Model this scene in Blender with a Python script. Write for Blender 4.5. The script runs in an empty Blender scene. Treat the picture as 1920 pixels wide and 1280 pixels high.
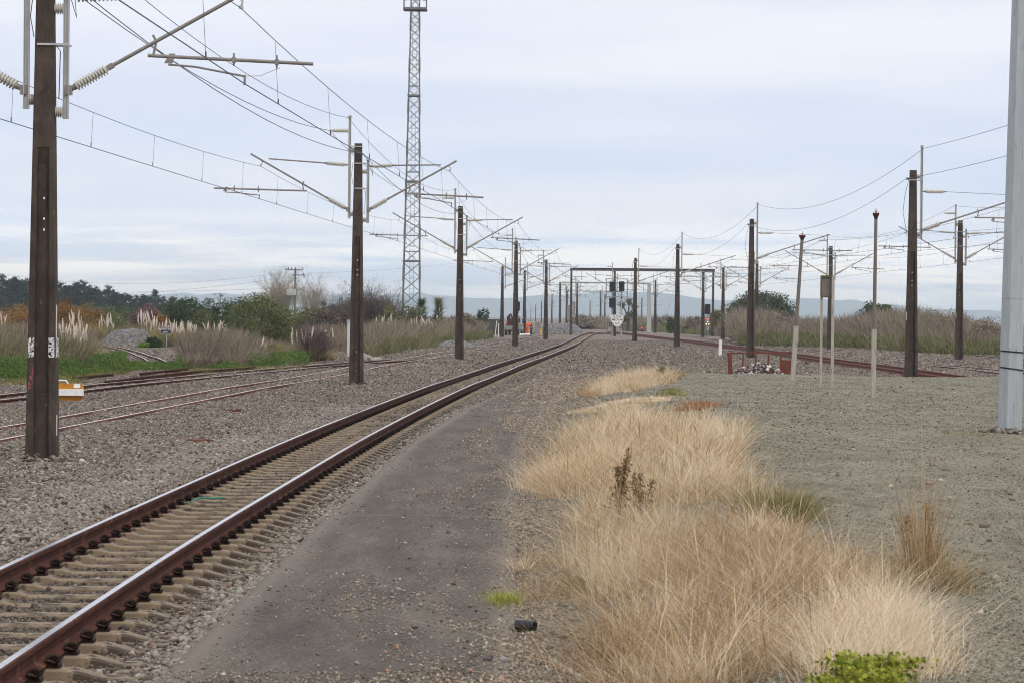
import bpy, math, random
import numpy as np
from mathutils import Vector, Matrix

SC = bpy.context.scene
COL = SC.collection
R = math.radians
rng = np.random.default_rng(7)
random.seed(7)

# ------------------------------------------------------------------ camera model
FPX, H = 5000.0, 2.19
PITCH, ROLL = math.atan(47 / FPX), R(.55)
FW = np.array([0, math.cos(PITCH), -math.sin(PITCH)])
R0 = np.array([1., 0, 0]); U0 = np.array([0, math.sin(PITCH), math.cos(PITCH)])
CR = math.cos(ROLL) * R0 + math.sin(ROLL) * U0
CU = -math.sin(ROLL) * R0 + math.cos(ROLL) * U0

def ray(px, py):
    return FW + CR * ((px - 960) / FPX) - CU * ((py - 640) / FPX)

def at(px, py, Y):
    d = ray(px, py); t = Y / d[1]
    return np.array([d[0] * t, Y, H + d[2] * t])

def project(P):
    P = np.atleast_2d(P) - np.array([0, 0, H])
    z = P @ FW
    return np.stack([960 + FPX * (P @ CR) / z, 640 - FPX * (P @ CU) / z], 1)

# ------------------------------------------------------------------ terrain
def vnoise(x, y, seed=0):
    x = np.asarray(x, float); y = np.asarray(y, float)
    xi = np.floor(x).astype(np.int64); yi = np.floor(y).astype(np.int64)
    fx = x - xi; fy = y - yi
    fx = fx * fx * (3 - 2 * fx); fy = fy * fy * (3 - 2 * fy)
    def h(a, b):
        n = (a * 374761393 + b * 668265263 + seed * 974711) & 0x7fffffff
        n = ((n ^ (n >> 13)) * 1274126177) & 0x7fffffff
        n = n ^ (n >> 16)
        return (n & 0xffff) / 65535.0
    return (h(xi, yi) * (1 - fx) + h(xi + 1, yi) * fx) * (1 - fy) + (h(xi, yi + 1) * (1 - fx) + h(xi + 1, yi + 1) * fx) * fy

def sstep(a, b, x):
    t = np.clip((np.asarray(x, float) - a) / (b - a), 0, 1)
    return t * t * (3 - 2 * t)

SLABL = np.array([[5, -2.02], [15, -2.0], [27.5, -1.9], [43.7, -1.65], [60.5, -1.0], [83.7, .3], [100, 1.5]])
def slab_left(y): return np.interp(y, SLABL[:, 0], SLABL[:, 1])
def slab_right(y): return np.interp(y, [5, 30, 46, 60, 70, 85, 100], [-.12, -.05, .12, .6, 1.15, 2.1, 3.1])
def plat_edge(x): return np.interp(x, [0, 5, 8, 16, 40], [94, 92, 90.5, 88, 84])
ZP = .33
def plat_h(x, y):
    r = slab_right(y)
    b = sstep(0, 2.2, np.asarray(x) - r)
    return .09 + (ZP - .09) * b + ((vnoise(np.asarray(x) * .8, np.asarray(y) * .35, 3) - .5) * .09 + (vnoise(np.asarray(x) * 2.6, np.asarray(y) * 1.2, 6) - .5) * .035) * b
def hgt(x, y):
    x = np.asarray(x, float); y = np.asarray(y, float)
    base = (vnoise(x * .5, y * .25, 1) - .5) * .05 + (vnoise(x * 2, y * 1.2, 2) - .5) * .03 - .02
    on = (x > slab_left(y)) & (y < plat_edge(x))
    return np.where(on, plat_h(x, y), base)

def gp(px, py):
    d = ray(px, py)
    if d[2] >= -1e-4: d = d.copy(); d[2] = -1e-4
    tf = H / -d[2]
    ts = np.linspace(.7, 1.02, 400) * tf
    P = np.array([0, 0, H]) + np.outer(ts, d)
    below = P[:, 2] < hgt(P[:, 0], P[:, 1])
    i = int(np.argmax(below)) if below.any() else len(ts) - 1
    return P[i]

# ------------------------------------------------------------------ materials
def node(nt, t, **kw):
    n = nt.nodes.new(t)
    for k, v in kw.items():
        if k.startswith('in_'):
            n.inputs[k[3:].replace('_', ' ')].default_value = v
        else:
            setattr(n, k, v)
    return n

def c4(c): return (c[0], c[1], c[2], 1)

def ramp(nt, stops, interp='LINEAR'):
    r = nt.nodes.new('ShaderNodeValToRGB'); r.color_ramp.interpolation = interp
    e = r.color_ramp.elements
    while len(e) < len(stops): e.new(.5)
    for k, (p, c) in enumerate(stops):
        e[k].position = p; e[k].color = c4(c)
    return r

def base_mat(name, rough=.8, metal=0., spec=.3):
    m = bpy.data.materials.new(name); m.use_nodes = True
    nt = m.node_tree; b = nt.nodes['Principled BSDF']
    b.inputs['Roughness'].default_value = rough; b.inputs['Metallic'].default_value = metal
    b.inputs['Specular IOR Level'].default_value = spec
    return m, nt, b

def mat(name, c1, c2=None, scale=6., rough=.8, metal=0., bump=0., c3=None, s3=20., t3=.62, spec=.3, stretch=(1, 1, 1), coord='Object'):
    """noise between two colours, with optional blotches of a third"""
    m, nt, b = base_mat(name, rough, metal, spec)
    L = nt.links.new
    if c2 is None: c2 = tuple(v * .8 for v in c1)
    tc = node(nt, 'ShaderNodeTexCoord'); mp = node(nt, 'ShaderNodeMapping'); mp.inputs['Scale'].default_value = stretch
    L(tc.outputs[coord], mp.inputs['Vector'])
    n = node(nt, 'ShaderNodeTexNoise', in_Scale=scale, in_Detail=6., in_Roughness=.65)
    L(mp.outputs[0], n.inputs['Vector'])
    r = ramp(nt, [(.3, c1), (.7, c2)]); L(n.outputs['Fac'], r.inputs[0])
    out = r.outputs[0]
    if c3 is not None:
        n3 = node(nt, 'ShaderNodeTexNoise', in_Scale=s3, in_Detail=4., in_Roughness=.6)
        L(mp.outputs[0], n3.inputs['Vector'])
        r3 = ramp(nt, [(t3, (0, 0, 0)), (t3 + .06, (1, 1, 1))]); L(n3.outputs['Fac'], r3.inputs[0])
        mx = node(nt, 'ShaderNodeMixRGB'); L(r3.outputs[0], mx.inputs[0]); L(out, mx.inputs[1]); mx.inputs[2].default_value = c4(c3)
        out = mx.outputs[0]
    L(out, b.inputs['Base Color'])
    if bump:
        bp = node(nt, 'ShaderNodeBump', in_Strength=bump, in_Distance=.02)
        n4 = node(nt, 'ShaderNodeTexNoise', in_Scale=scale * 6, in_Detail=5.)
        L(mp.outputs[0], n4.inputs['Vector']); L(n4.outputs['Fac'], bp.inputs['Height']); L(bp.outputs[0], b.inputs['Normal'])
    return m

def rnd_mat(name, stops, rough=.85, trans=0., noise=0., spec=.2):
    """colour by the per-element attribute 'rnd' (each stone, leaf or blade its own colour)"""
    m, nt, b = base_mat(name, rough, 0, spec)
    L = nt.links.new
    a = node(nt, 'ShaderNodeAttribute', attribute_name='rnd')
    r = ramp(nt, stops); L(a.outputs['Fac'], r.inputs[0])
    out = r.outputs[0]
    if noise:
        tc = node(nt, 'ShaderNodeTexCoord')
        n = node(nt, 'ShaderNodeTexNoise', in_Scale=noise, in_Detail=3.)
        L(tc.outputs['Object'], n.inputs['Vector'])
        r2 = ramp(nt, [(.3, (.72, .72, .72)), (.7, (1.2, 1.2, 1.2))]); L(n.outputs['Fac'], r2.inputs[0])
        mx = node(nt, 'ShaderNodeMixRGB', blend_type='MULTIPLY'); mx.inputs[0].default_value = 1
        L(out, mx.inputs[1]); L(r2.outputs[0], mx.inputs[2]); out = mx.outputs[0]
    L(out, b.inputs['Base Color'])
    if trans:
        t = node(nt, 'ShaderNodeBsdfTranslucent'); L(out, t.inputs['Color'])
        ms = node(nt, 'ShaderNodeMixShader'); ms.inputs[0].default_value = trans
        L(b.outputs[0], ms.inputs[1]); L(t.outputs[0], ms.inputs[2])
        L(ms.outputs[0], nt.nodes['Material Output'].inputs['Surface'])
    return m

def emit_mat(name, c, s):
    m, nt, b = base_mat(name)
    b.inputs['Base Color'].default_value = c4(c); b.inputs['Emission Color'].default_value = c4(c); b.inputs['Emission Strength'].default_value = s
    return m

# ------------------------------------------------------------------ mesh helpers
def np_mesh(name, V, F, m, attrs=None, parent=None, smooth=False):
    """F: (n,3) or (n,4) int array"""
    me = bpy.data.meshes.new(name)
    V = np.ascontiguousarray(V, np.float32); F = np.ascontiguousarray(F, np.int32)
    n, k = F.shape
    me.vertices.add(len(V)); me.vertices.foreach_set('co', V.ravel())
    me.loops.add(n * k); me.loops.foreach_set('vertex_index', F.ravel())
    me.polygons.add(n); me.polygons.foreach_set('loop_start', np.arange(0, n * k, k, dtype=np.int32))
    me.polygons.foreach_set('loop_total', np.full(n, k, np.int32))
    if smooth: me.polygons.foreach_set('use_smooth', np.ones(n, bool))
    for an, av in (attrs or {}).items():
        a = me.attributes.new(an, 'FLOAT', 'POINT'); a.data.foreach_set('value', np.ascontiguousarray(av, np.float32))
    me.update(calc_edges=True)
    me.materials.append(m)
    o = bpy.data.objects.new(name, me); COL.objects.link(o)
    if parent: o.parent = parent
    return o

class B:
    def __init__(s): s.v = []; s.f = []; s.mi = []; s.cur = 0
    def add(s, vs, fs):
        b = len(s.v); s.v += [tuple(map(float, v)) for v in vs]; s.f += [tuple(i + b for i in f) for f in fs]; s.mi += [s.cur] * len(fs)
        return s
    def box(s, c, d, rot=None):
        hx, hy, hz = d[0] / 2, d[1] / 2, d[2] / 2
        vs = [Vector((x, y, z)) for z in (-hz, hz) for y in (-hy, hy) for x in (-hx, hx)]
        if rot is not None: vs = [rot @ v for v in vs]
        c = Vector(c)
        return s.add([v + c for v in vs], [(0, 2, 3, 1), (4, 5, 7, 6), (0, 1, 5, 4), (2, 6, 7, 3), (0, 4, 6, 2), (1, 3, 7, 5)])
    def loft(s, rings, cap=True):
        n = len(rings[0]); vs = [p for r in rings for p in r]; fs = []
        for i in range(len(rings) - 1):
            for j in range(n):
                a = i * n + j; b = i * n + (j + 1) % n
                fs.append((a, b, b + n, a + n))
        if cap:
            fs.append(tuple(reversed(range(n)))); fs.append(tuple((len(rings) - 1) * n + j for j in range(n)))
        return s.add(vs, fs)
    def lathe(s, p0, p1, prof, n=10):
        """prof: list of (t 0..1 along p0-p1, radius)"""
        p0 = Vector(p0); p1 = Vector(p1); d = (p1 - p0); L = d.length; d.normalize()
        a = d.orthogonal().normalized(); b = d.cross(a)
        rings = [[p0 + d * (L * t) + (a * math.cos(2 * math.pi * j / n) + b * math.sin(2 * math.pi * j / n)) * r for j in range(n)] for t, r in prof]
        return s.loft(rings)
    def tube(s, p0, p1, r0, r1=None, n=8):
        return s.lathe(p0, p1, [(0, r0), (1, r0 if r1 is None else r1)], n)
    def path(s, pts, r, n=6):
        pts = [Vector(p) for p in pts]; rings = []
        rr = r if hasattr(r, '__len__') else [r] * len(pts)
        up = None
        for i, p in enumerate(pts):
            t = (pts[min(i + 1, len(pts) - 1)] - pts[max(i - 1, 0)]).normalized()
            if up is None: up = t.orthogonal().normalized()
            a = (up - t * up.dot(t))
            a = a.normalized() if a.length > 1e-5 else t.orthogonal().normalized()
            up = a; b = t.cross(a)
            rings.append([p + (a * math.cos(2 * math.pi * j / n) + b * math.sin(2 * math.pi * j / n)) * rr[i] for j in range(n)])
        return s.loft(rings)
    def insul(s, p0, p1, rc=.035, rs=.075, n=7):
        prof = [(0, rc)]
        for k in range(n):
            t = (k + .5) / n; w = .38 / n
            prof += [(t - w, rc), (t - w * .3, rs), (t + w * .3, rs * .97), (t + w, rc)]
        prof.append((1, rc))
        return s.lathe(p0, p1, prof, 12)
    def poly(s, pts, off):
        """flat outline pts extruded by vector off"""
        off = Vector(off); a = [Vector(p) for p in pts]
        return s.loft([a, [p + off for p in a]])
    def build(s, name, m, parent=None, smooth=False, loc=None):
        me = bpy.data.meshes.new(name); me.from_pydata(s.v, [], s.f)
        ms = m if isinstance(m, (list, tuple)) else [m]
        for x in ms: me.materials.append(x)
        if len(ms) > 1: me.polygons.foreach_set('material_index', s.mi)
        if smooth:
            me.polygons.foreach_set('use_smooth', [True] * len(me.polygons))
            me.set_sharp_from_angle(angle=R(40))
        me.update()
        o = bpy.data.objects.new(name, me); COL.objects.link(o)
        if parent: o.parent = parent
        if loc is not None: o.location = loc
        return o

def tag(o, label=None, cat=None, group=None, kind=None):
    if label: o['label'] = label
    if cat: o['category'] = cat
    if group: o['group'] = group
    if kind: o['kind'] = kind
    return o

def thing(name, label, cat, loc=(0, 0, 0), rz=0., group=None):
    o = bpy.data.objects.new(name, None); COL.objects.link(o)
    o.empty_display_size = .2; o.location = loc; o.rotation_euler = (0, 0, rz)
    return tag(o, label, cat, group)

def kids(o): return [c for c in KIDS.get(o.name, [])] if False else list(o.children)

def copy_tree(o, parent=None):
    c = o.copy(); COL.objects.link(c)
    if parent is not None: c.parent = parent
    for ch in o.children: copy_tree(ch, c)
    return c

# ------------------------------------------------------------------ scatter builders (numpy)
ICO = None
def ico():
    global ICO
    if ICO is None:
        t = (1 + 5 ** .5) / 2
        v = np.array([(-1, t, 0), (1, t, 0), (-1, -t, 0), (1, -t, 0), (0, -1, t), (0, 1, t), (0, -1, -t), (0, 1, -t), (t, 0, -1), (t, 0, 1), (-t, 0, -1), (-t, 0, 1)], float)
        v /= np.linalg.norm(v[0])
        f = np.array([(0, 11, 5), (0, 5, 1), (0, 1, 7), (0, 7, 10), (0, 10, 11), (1, 5, 9), (5, 11, 4), (11, 10, 2), (10, 7, 6), (7, 1, 8), (3, 9, 4), (3, 4, 2), (3, 2, 6), (3, 6, 8), (3, 8, 9), (4, 9, 5), (2, 4, 11), (6, 2, 10), (8, 6, 7), (9, 8, 1)])
        ICO = (v, f)
    return ICO

def rot_z(a):
    c, s = np.cos(a), np.sin(a); z = np.zeros_like(a); o = np.ones_like(a)
    return np.stack([np.stack([c, -s, z], -1), np.stack([s, c, z], -1), np.stack([z, z, o], -1)], -2)

def stones(name, P, size, m, parent=None, flat=.7, rnd=None):
    """angular stones at P (n,3), radius size (n)"""
    v, f = ico(); n = len(P)
    jit = rng.uniform(.62, 1.25, (n, 12, 1))
    sc = np.stack([rng.uniform(.8, 1.3, n), rng.uniform(.6, 1., n), rng.uniform(.55, .9, n) * flat / .7], 1)[:, None, :]
    V = v[None] * jit * sc
    # tilt
    ax = rng.normal(0, .45, n); ca, sa = np.cos(ax)[:, None], np.sin(ax)[:, None]
    y = V[:, :, 1] * ca - V[:, :, 2] * sa; z = V[:, :, 1] * sa + V[:, :, 2] * ca
    V[:, :, 1] = y; V[:, :, 2] = z
    V = np.einsum('nij,nkj->nki', rot_z(rng.uniform(0, 6.283, n)), V)
    V = V * size[:, None, None] + P[:, None, :]
    F = f[None] + (np.arange(n) * 12)[:, None, None]
    r = rng.random(n) if rnd is None else rnd
    return np_mesh(name, V.reshape(-1, 3), F.reshape(-1, 3), m, {'rnd': np.repeat(r, 12)}, parent)

def blades(name, P, h, w, m, lean=.35, parent=None, rnd=None, seg=3, droop=.5, head=None, lean_dir=None):
    """grass blades: tapered bent ribbons rooted at P"""
    n = len(P)
    a = rng.uniform(0, 6.283, n) if lean_dir is None else lean_dir
    d = np.stack([np.cos(a), np.sin(a), np.zeros(n)], 1)
    fa = rng.uniform(0, 6.283, n)
    side = np.stack([np.cos(fa), np.sin(fa) * .5, np.zeros(n)], 1)
    ln = np.abs(rng.normal(lean, lean * .6, n)); dr = np.abs(rng.normal(droop, droop * .5, n)) * h
    rows = []
    for k in range(seg + 1):
        t = k / seg
        c = P + np.array([0, 0, 1.]) * (h * t * (1 - .25 * ln * t))[:, None] + d * (h * ln * t + dr * t ** 2.2 * ln)[:, None]
        ww = w * (1 - t * .85)
        if head is not None and k == seg - 1: ww = w * head
        rows.append(c - side * (ww / 2)[:, None]); rows.append(c + side * (ww / 2)[:, None])
    V = np.stack(rows, 1)
    nv = 2 * (seg + 1)
    f = np.array([(2 * k, 2 * k + 1, 2 * k + 3, 2 * k + 2) for k in range(seg)])
    F = f[None] + (np.arange(n) * nv)[:, None, None]
    r = rng.random(n) if rnd is None else rnd
    return np_mesh(name, V.reshape(-1, 3), F.reshape(-1, 4), m, {'rnd': np.repeat(r, nv)}, parent)

def leaves(name, P, size, m, parent=None, rnd=None, up=.2, aspect=.5):
    """small folded leaf quads, randomly oriented, at P"""
    n = len(P)
    a = rng.normal(0, 1, (n, 3)); a[:, 2] = a[:, 2] * .7 + up; a /= np.linalg.norm(a, axis=1)[:, None]
    b = np.cross(a, rng.normal(0, 1, (n, 3))); b /= np.linalg.norm(b, axis=1)[:, None]
    s = size[:, None]
    V = np.stack([P - a * s, P + b * s * aspect, P + a * s, P - b * s * aspect], 1)
    F = np.arange(4)[None] + (np.arange(n) * 4)[:, None]
    r = rng.random(n) if rnd is None else rnd
    return np_mesh(name, V.reshape(-1, 3), F, m, {'rnd': np.repeat(r, 4)}, parent)

def in_poly(x, y, poly):
    poly = np.asarray(poly); ins = np.zeros(len(x), bool); j = len(poly) - 1
    for i in range(len(poly)):
        xi, yi = poly[i]; xj, yj = poly[j]
        c = ((yi > y) != (yj > y)) & (x < (xj - xi) * (y - yi) / (yj - yi + 1e-12) + xi)
        ins ^= c; j = i
    return ins

def gpoly(pts): return np.array([gp(*p)[:2] for p in pts])

def sample_poly(poly, n):
    lo = poly.min(0); hi = poly.max(0); out = []
    tot = 0
    while tot < n:
        p = rng.uniform(lo, hi, (max(2000, n), 2)); k = p[in_poly(p[:, 0], p[:, 1], poly)]
        if len(k) == 0: continue
        out.append(k); tot += len(k)
    return np.concatenate(out)[:n]

def with_h(p, dz=0.):
    return np.column_stack([p, hgt(p[:, 0], p[:, 1]) + dz])
# ------------------------------------------------------------------ camera, world, sun
cam = bpy.data.cameras.new('camera'); co = bpy.data.objects.new('camera', cam); COL.objects.link(co)
cam.sensor_width = 36; cam.lens = FPX * 36 / 1920; cam.clip_start = .5; cam.clip_end = 60000
Mx = Matrix(((CR[0], CU[0], -FW[0]), (CR[1], CU[1], -FW[1]), (CR[2], CU[2], -FW[2])))
co.matrix_world = Matrix.Translation((0, 0, H)) @ Mx.to_4x4()
cam.dof.use_dof = True; cam.dof.focus_distance = 75; cam.dof.aperture_fstop = 11
SC.camera = co
SC.view_settings.view_transform = 'Standard'; SC.view_settings.look = 'None'
SC.view_settings.exposure = 0.32; SC.view_settings.gamma = 1
SC.cycles.use_denoising = True; SC.cycles.denoising_prefilter = 'ACCURATE'; SC.cycles.filter_width = 1.05
SC.cycles.max_bounces = 6; SC.cycles.diffuse_bounces = 3; SC.cycles.glossy_bounces = 2
SC.cycles.transmission_bounces = 4; SC.cycles.transparent_max_bounces = 8; SC.cycles.volume_bounces = 0
SC.cycles.sample_clamp_indirect = 4

SUN_EL, SUN_AZ = R(48), R(150)     # behind the camera, to its right
wd = bpy.data.worlds.new('World'); SC.world = wd; wd.use_nodes = True
nt = wd.node_tree; L = nt.links.new
bg = nt.nodes['Background']; bg.inputs['Strength'].default_value = .1
sky = node(nt, 'ShaderNodeTexSky', sky_type='NISHITA', sun_disc=False, sun_elevation=SUN_EL, sun_rotation=SUN_AZ)
tc = node(nt, 'ShaderNodeTexCoord')
sep = node(nt, 'ShaderNodeSeparateXYZ'); L(tc.outputs['Generated'], sep.inputs[0])
# overcast: pale lavender sheet that brightens overhead, thinner blue-grey streaks low down
grad = ramp(nt, [(0, (7.6, 8.8, 10.4)), (.02, (6.8, 7.9, 9.5)), (.05, (6.05, 6.75, 8.3)), (.085, (6.3, 6.75, 8.05)), (.12, (6.85, 7.05, 8.05)), (.35, (9.6, 10.1, 11.2)), (1, (13.6, 14.1, 15.2))])
L(sep.outputs['Z'], grad.inputs[0])
def wnoise(scale_xyz, sc, det, rough, loc=(0, 0, 0)):
    mp = node(nt, 'ShaderNodeMapping'); mp.inputs['Scale'].default_value = scale_xyz; mp.inputs['Location'].default_value = loc
    L(tc.outputs['Generated'], mp.inputs['Vector'])
    n = node(nt, 'ShaderNodeTexNoise', in_Scale=sc, in_Detail=det, in_Roughness=rough); L(mp.outputs[0], n.inputs['Vector'])
    return n.outputs['Fac']
n1 = wnoise((1.3, 1.3, 10), 3.0, 5., .5, (.3, 0, .35))
r1 = ramp(nt, [(.4, (0, 0, 0)), (.62, (1, 1, 1))]); L(n1, r1.inputs[0])
m1 = node(nt, 'ShaderNodeMixRGB'); L(r1.outputs[0], m1.inputs[0]); L(grad.outputs[0], m1.inputs[1]); m1.inputs[2].default_value = (8.0, 8.05, 8.6, 1)
s1 = node(nt, 'ShaderNodeMath', operation='MULTIPLY'); L(r1.outputs[0], s1.inputs[0]); s1.inputs[1].default_value = .85; L(s1.outputs[0], m1.inputs[0])
# cream breaks in the cloud close to the horizon
n2 = wnoise((1.5, 1.5, 20), 5.0, 6., .6, (0.1, .2, .1))
band = ramp(nt, [(0, (.2, .2, .2)), (.008, (.8, .8, .8)), (.013, (1, 1, 1)), (.022, (.6, .6, .6)), (.04, (0, 0, 0))]); L(sep.outputs['Z'], band.inputs[0])
r2 = ramp(nt, [(.43, (0, 0, 0)), (.56, (1, 1, 1))]); L(n2, r2.inputs[0])
mm = node(nt, 'ShaderNodeMath', operation='MULTIPLY'); L(band.outputs[0], mm.inputs[0]); L(r2.outputs[0], mm.inputs[1])
m2 = node(nt, 'ShaderNodeMixRGB'); L(mm.outputs[0], m2.inputs[0]); L(m1.outputs[0], m2.inputs[1]); m2.inputs[2].default_value = (15, 13.4, 11.6, 1)
m3 = node(nt, 'ShaderNodeMixRGB'); m3.inputs[0].default_value = .93; L(sky.outputs[0], m3.inputs[1]); L(m2.outputs[0], m3.inputs[2])
L(m3.outputs[0], bg.inputs['Color'])
sl = bpy.data.lights.new('sun', 'SUN'); so = bpy.data.objects.new('sun', sl); COL.objects.link(so)
sl.energy = 1.3; sl.angle = R(22); sl.color = (1, .9, .77)
sd = Vector((math.sin(SUN_AZ) * math.cos(SUN_EL), math.cos(SUN_AZ) * math.cos(SUN_EL), math.sin(SUN_EL)))
so.rotation_euler = sd.to_track_quat('Z', 'Y').to_euler()

# ------------------------------------------------------------------ ground materials
BAL = [(0, (.033, .027, .022)), (.2, (.092, .074, .059)), (.45, (.167, .137, .109)), (.62, (.208, .17, .135)), (.8, (.195, .174, .152)), (.91, (.31, .28, .238)), (.96, (.175, .088, .055)), (1, (.46, .425, .375))]
def gravel_mat(name, stops, scale, big, tint, bump=.6, dist=.03, patch=None, edge=False):
    m, nt, b = base_mat(name, .92, 0, .15)
    L = nt.links.new
    tc = node(nt, 'ShaderNodeTexCoord')
    vo = node(nt, 'ShaderNodeTexVoronoi', in_Scale=scale); L(tc.outputs['Object'], vo.inputs['Vector'])
    sp = node(nt, 'ShaderNodeSeparateColor'); L(vo.outputs['Color'], sp.inputs[0])
    r = ramp(nt, stops); L(sp.outputs[0], r.inputs[0])
    n = node(nt, 'ShaderNodeTexNoise', in_Scale=big, in_Detail=6., in_Roughness=.6); L(tc.outputs['Object'], n.inputs['Vector'])
    r2 = ramp(nt, [(.3, tint[0]), (.7, tint[1])]); L(n.outputs['Fac'], r2.inputs[0])
    mx = node(nt, 'ShaderNodeMixRGB', blend_type='MULTIPLY'); mx.inputs[0].default_value = 1; L(r.outputs[0], mx.inputs[1]); L(r2.outputs[0], mx.inputs[2])
    out = mx.outputs[0]
    if patch:
        for (col, sc, lo, hi, st) in patch:
            mp = node(nt, 'ShaderNodeMapping'); mp.inputs['Scale'].default_value = st; L(tc.outputs['Object'], mp.inputs['Vector'])
            n3 = node(nt, 'ShaderNodeTexNoise', in_Scale=sc, in_Detail=7., in_Roughness=.7); L(mp.outputs[0], n3.inputs['Vector'])
            r3 = ramp(nt, [(lo, (0, 0, 0)), (hi, (1, 1, 1))]); L(n3.outputs['Fac'], r3.inputs[0])
            m4 = node(nt, 'ShaderNodeMixRGB'); L(r3.outputs[0], m4.inputs[0]); L(out, m4.inputs[1]); m4.inputs[2].default_value = c4(col); out = m4.outputs[0]
    if edge:      # bare brown dirt where the bed meets the asphalt and at its far end
        ea = node(nt, 'ShaderNodeAttribute', attribute_name='edge'); em = node(nt, 'ShaderNodeMixRGB'); L(ea.outputs['Fac'], em.inputs[0]); L(out, em.inputs[1]); em.inputs[2].default_value = (.155, .122, .095, 1); out = em.outputs[0]
    L(out, b.inputs['Base Color'])
    bp = node(nt, 'ShaderNodeBump', in_Strength=bump, in_Distance=dist)
    L(vo.outputs['Distance'], bp.inputs['Height']); L(bp.outputs[0], b.inputs['Normal'])
    return m
M = {}
M['ground'] = gravel_mat('ground_gravel', BAL, 16, .35, ((.78, .75, .74), (1.08, 1.04, 1.0)), patch=[((.2, .2, .195), .12, .58, .75, (1, 1, 1))])
M['ballast'] = rnd_mat('ballast_stone', BAL, .9, noise=30)
GRN = [(0, (.047, .041, .031)), (.2, (.126, .115, .084)), (.5, (.217, .205, .15)), (.8, (.27, .257, .195)), (.92, (.148, .12, .088)), (1, (.43, .405, .34))]
M['platform'] = gravel_mat('green_gravel', GRN, 55, .6, ((.66, .64, .62), (1.12, 1.11, 1.08)), .5, .012, edge=True,
                           patch=[((.192, .166, .126), .35, .45, .72, (1, .4, 1)), ((.085, .066, .052), 1.5, .52, .72, (1, .35, 1)), ((.12, .115, .05), 2.2, .6, .76, (1, .4, 1)), ((.3, .29, .235), 3.1, .6, .74, (1, .4, 1))])
M['chips'] = rnd_mat('gravel_chips', GRN, .9)
M['pebbles'] = rnd_mat('slab_pebbles', [(0, (.08, .065, .05)), (.35, (.2, .165, .125)), (.65, (.32, .28, .22)), (.85, (.26, .15, .1)), (1, (.5, .45, .38))], .9)
# asphalt slab
m, nt, b = base_mat('asphalt', .9, 0, .2)
L = nt.links.new
tc = node(nt, 'ShaderNodeTexCoord'); sp = node(nt, 'ShaderNodeSeparateXYZ'); L(tc.outputs['Object'], sp.inputs[0])
mp = node(nt, 'ShaderNodeMapping'); mp.inputs['Scale'].default_value = (1, .22, 1); L(tc.outputs['Object'], mp.inputs['Vector'])
n = node(nt, 'ShaderNodeTexNoise', in_Scale=2.4, in_Detail=9., in_Roughness=.72); L(mp.outputs[0], n.inputs['Vector'])
r = ramp(nt, [(.3, (.048, .041, .035)), (.5, (.083, .07, .059)), (.72, (.135, .115, .095))]); L(n.outputs['Fac'], r.inputs[0])
nf = node(nt, 'ShaderNodeTexNoise', in_Scale=42, in_Detail=5., in_Roughness=.85); L(tc.outputs['Object'], nf.inputs['Vector'])
rf = ramp(nt, [(.35, (.4, .4, .4)), (.52, (1., .98, .96)), (.66, (2.3, 2.2, 2.0))]); L(nf.outputs['Fac'], rf.inputs[0])
mx = node(nt, 'ShaderNodeMixRGB', blend_type='MULTIPLY'); mx.inputs[0].default_value = 1; L(r.outputs[0], mx.inputs[1]); L(rf.outputs[0], mx.inputs[2])
# dust at the edges (attribute edge) and a pale sealed joint
ea = node(nt, 'ShaderNodeAttribute', attribute_name='edge')
em = node(nt, 'ShaderNodeMixRGB'); L(ea.outputs['Fac'], em.inputs[0]); L(mx.outputs[0], em.inputs[1]); em.inputs[2].default_value = (.16, .134, .108, 1)
jd = node(nt, 'ShaderNodeMath', operation='SUBTRACT'); L(sp.outputs['Y'], jd.inputs[0]); jd.inputs[1].default_value = 27.9
ja = node(nt, 'ShaderNodeMath', operation='ABSOLUTE'); L(jd.outputs[0], ja.inputs[0])
jl = node(nt, 'ShaderNodeMath', operation='LESS_THAN'); L(ja.outputs[0], jl.inputs[0]); jl.inputs[1].default_value = .06
jm = node(nt, 'ShaderNodeMixRGB'); L(jl.outputs[0], jm.inputs[0]); L(em.outputs[0], jm.inputs[1]); jm.inputs[2].default_value = (.105, .085, .068, 1)
L(jm.outputs[0], b.inputs['Base Color'])
bp = node(nt, 'ShaderNodeBump', in_Strength=.4, in_Distance=.006); L(nf.outputs['Fac'], bp.inputs['Height']); L(bp.outputs[0], b.inputs['Normal'])
M['asphalt'] = m

M['rust'] = mat('rail_rust', (.088, .031, .0195), (.036, .015, .0105), 3.2, .9, c3=(.125, .054, .032), s3=5, t3=.6, spec=.12)
M['rust_red'] = mat('red_rust', (.16, .048, .026), (.095, .03, .02), 8, .85, c3=(.055, .025, .02), s3=6, t3=.6)
M['polished'] = mat('polished_railhead', (.66, .65, .67), (.5, .49, .5), 3, .25, 1.0)
M['dullhead'] = mat('dull_railhead', (.72, .67, .62), (.48, .41, .36), 1.2, .5, .2)
M['sleeper'] = mat('concrete_sleeper', (.275, .208, .138), (.1, .073, .05), 3, .9, c3=(.06, .044, .032), s3=7, t3=.52, bump=.3)
M['clip'] = mat('dark_clip', (.016, .010, .008), (.035, .018, .013), 20, .7, spec=.15)
M['pole'] = mat('weathered_pole', (.088, .064, .05), (.024, .018, .015), 5, .9, c3=(.24, .13, .04), s3=15, t3=.665, bump=.35, stretch=(1, 1, .45))
M['galv'] = mat('galvanised_steel', (.5, .5, .49), (.38, .38, .375), 3, .5, .2)
M['tube'] = mat('weathered_tube', (.27, .252, .236), (.175, .16, .146), 5, .65, .1)
M['insul'] = mat('cream_porcelain', (.55, .53, .47), (.44, .42, .36), 6, .35, 0, spec=.5)
M['wire'] = mat('copper_wire', (.05, .048, .048), (.075, .07, .068), 2, .5, .4)
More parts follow.
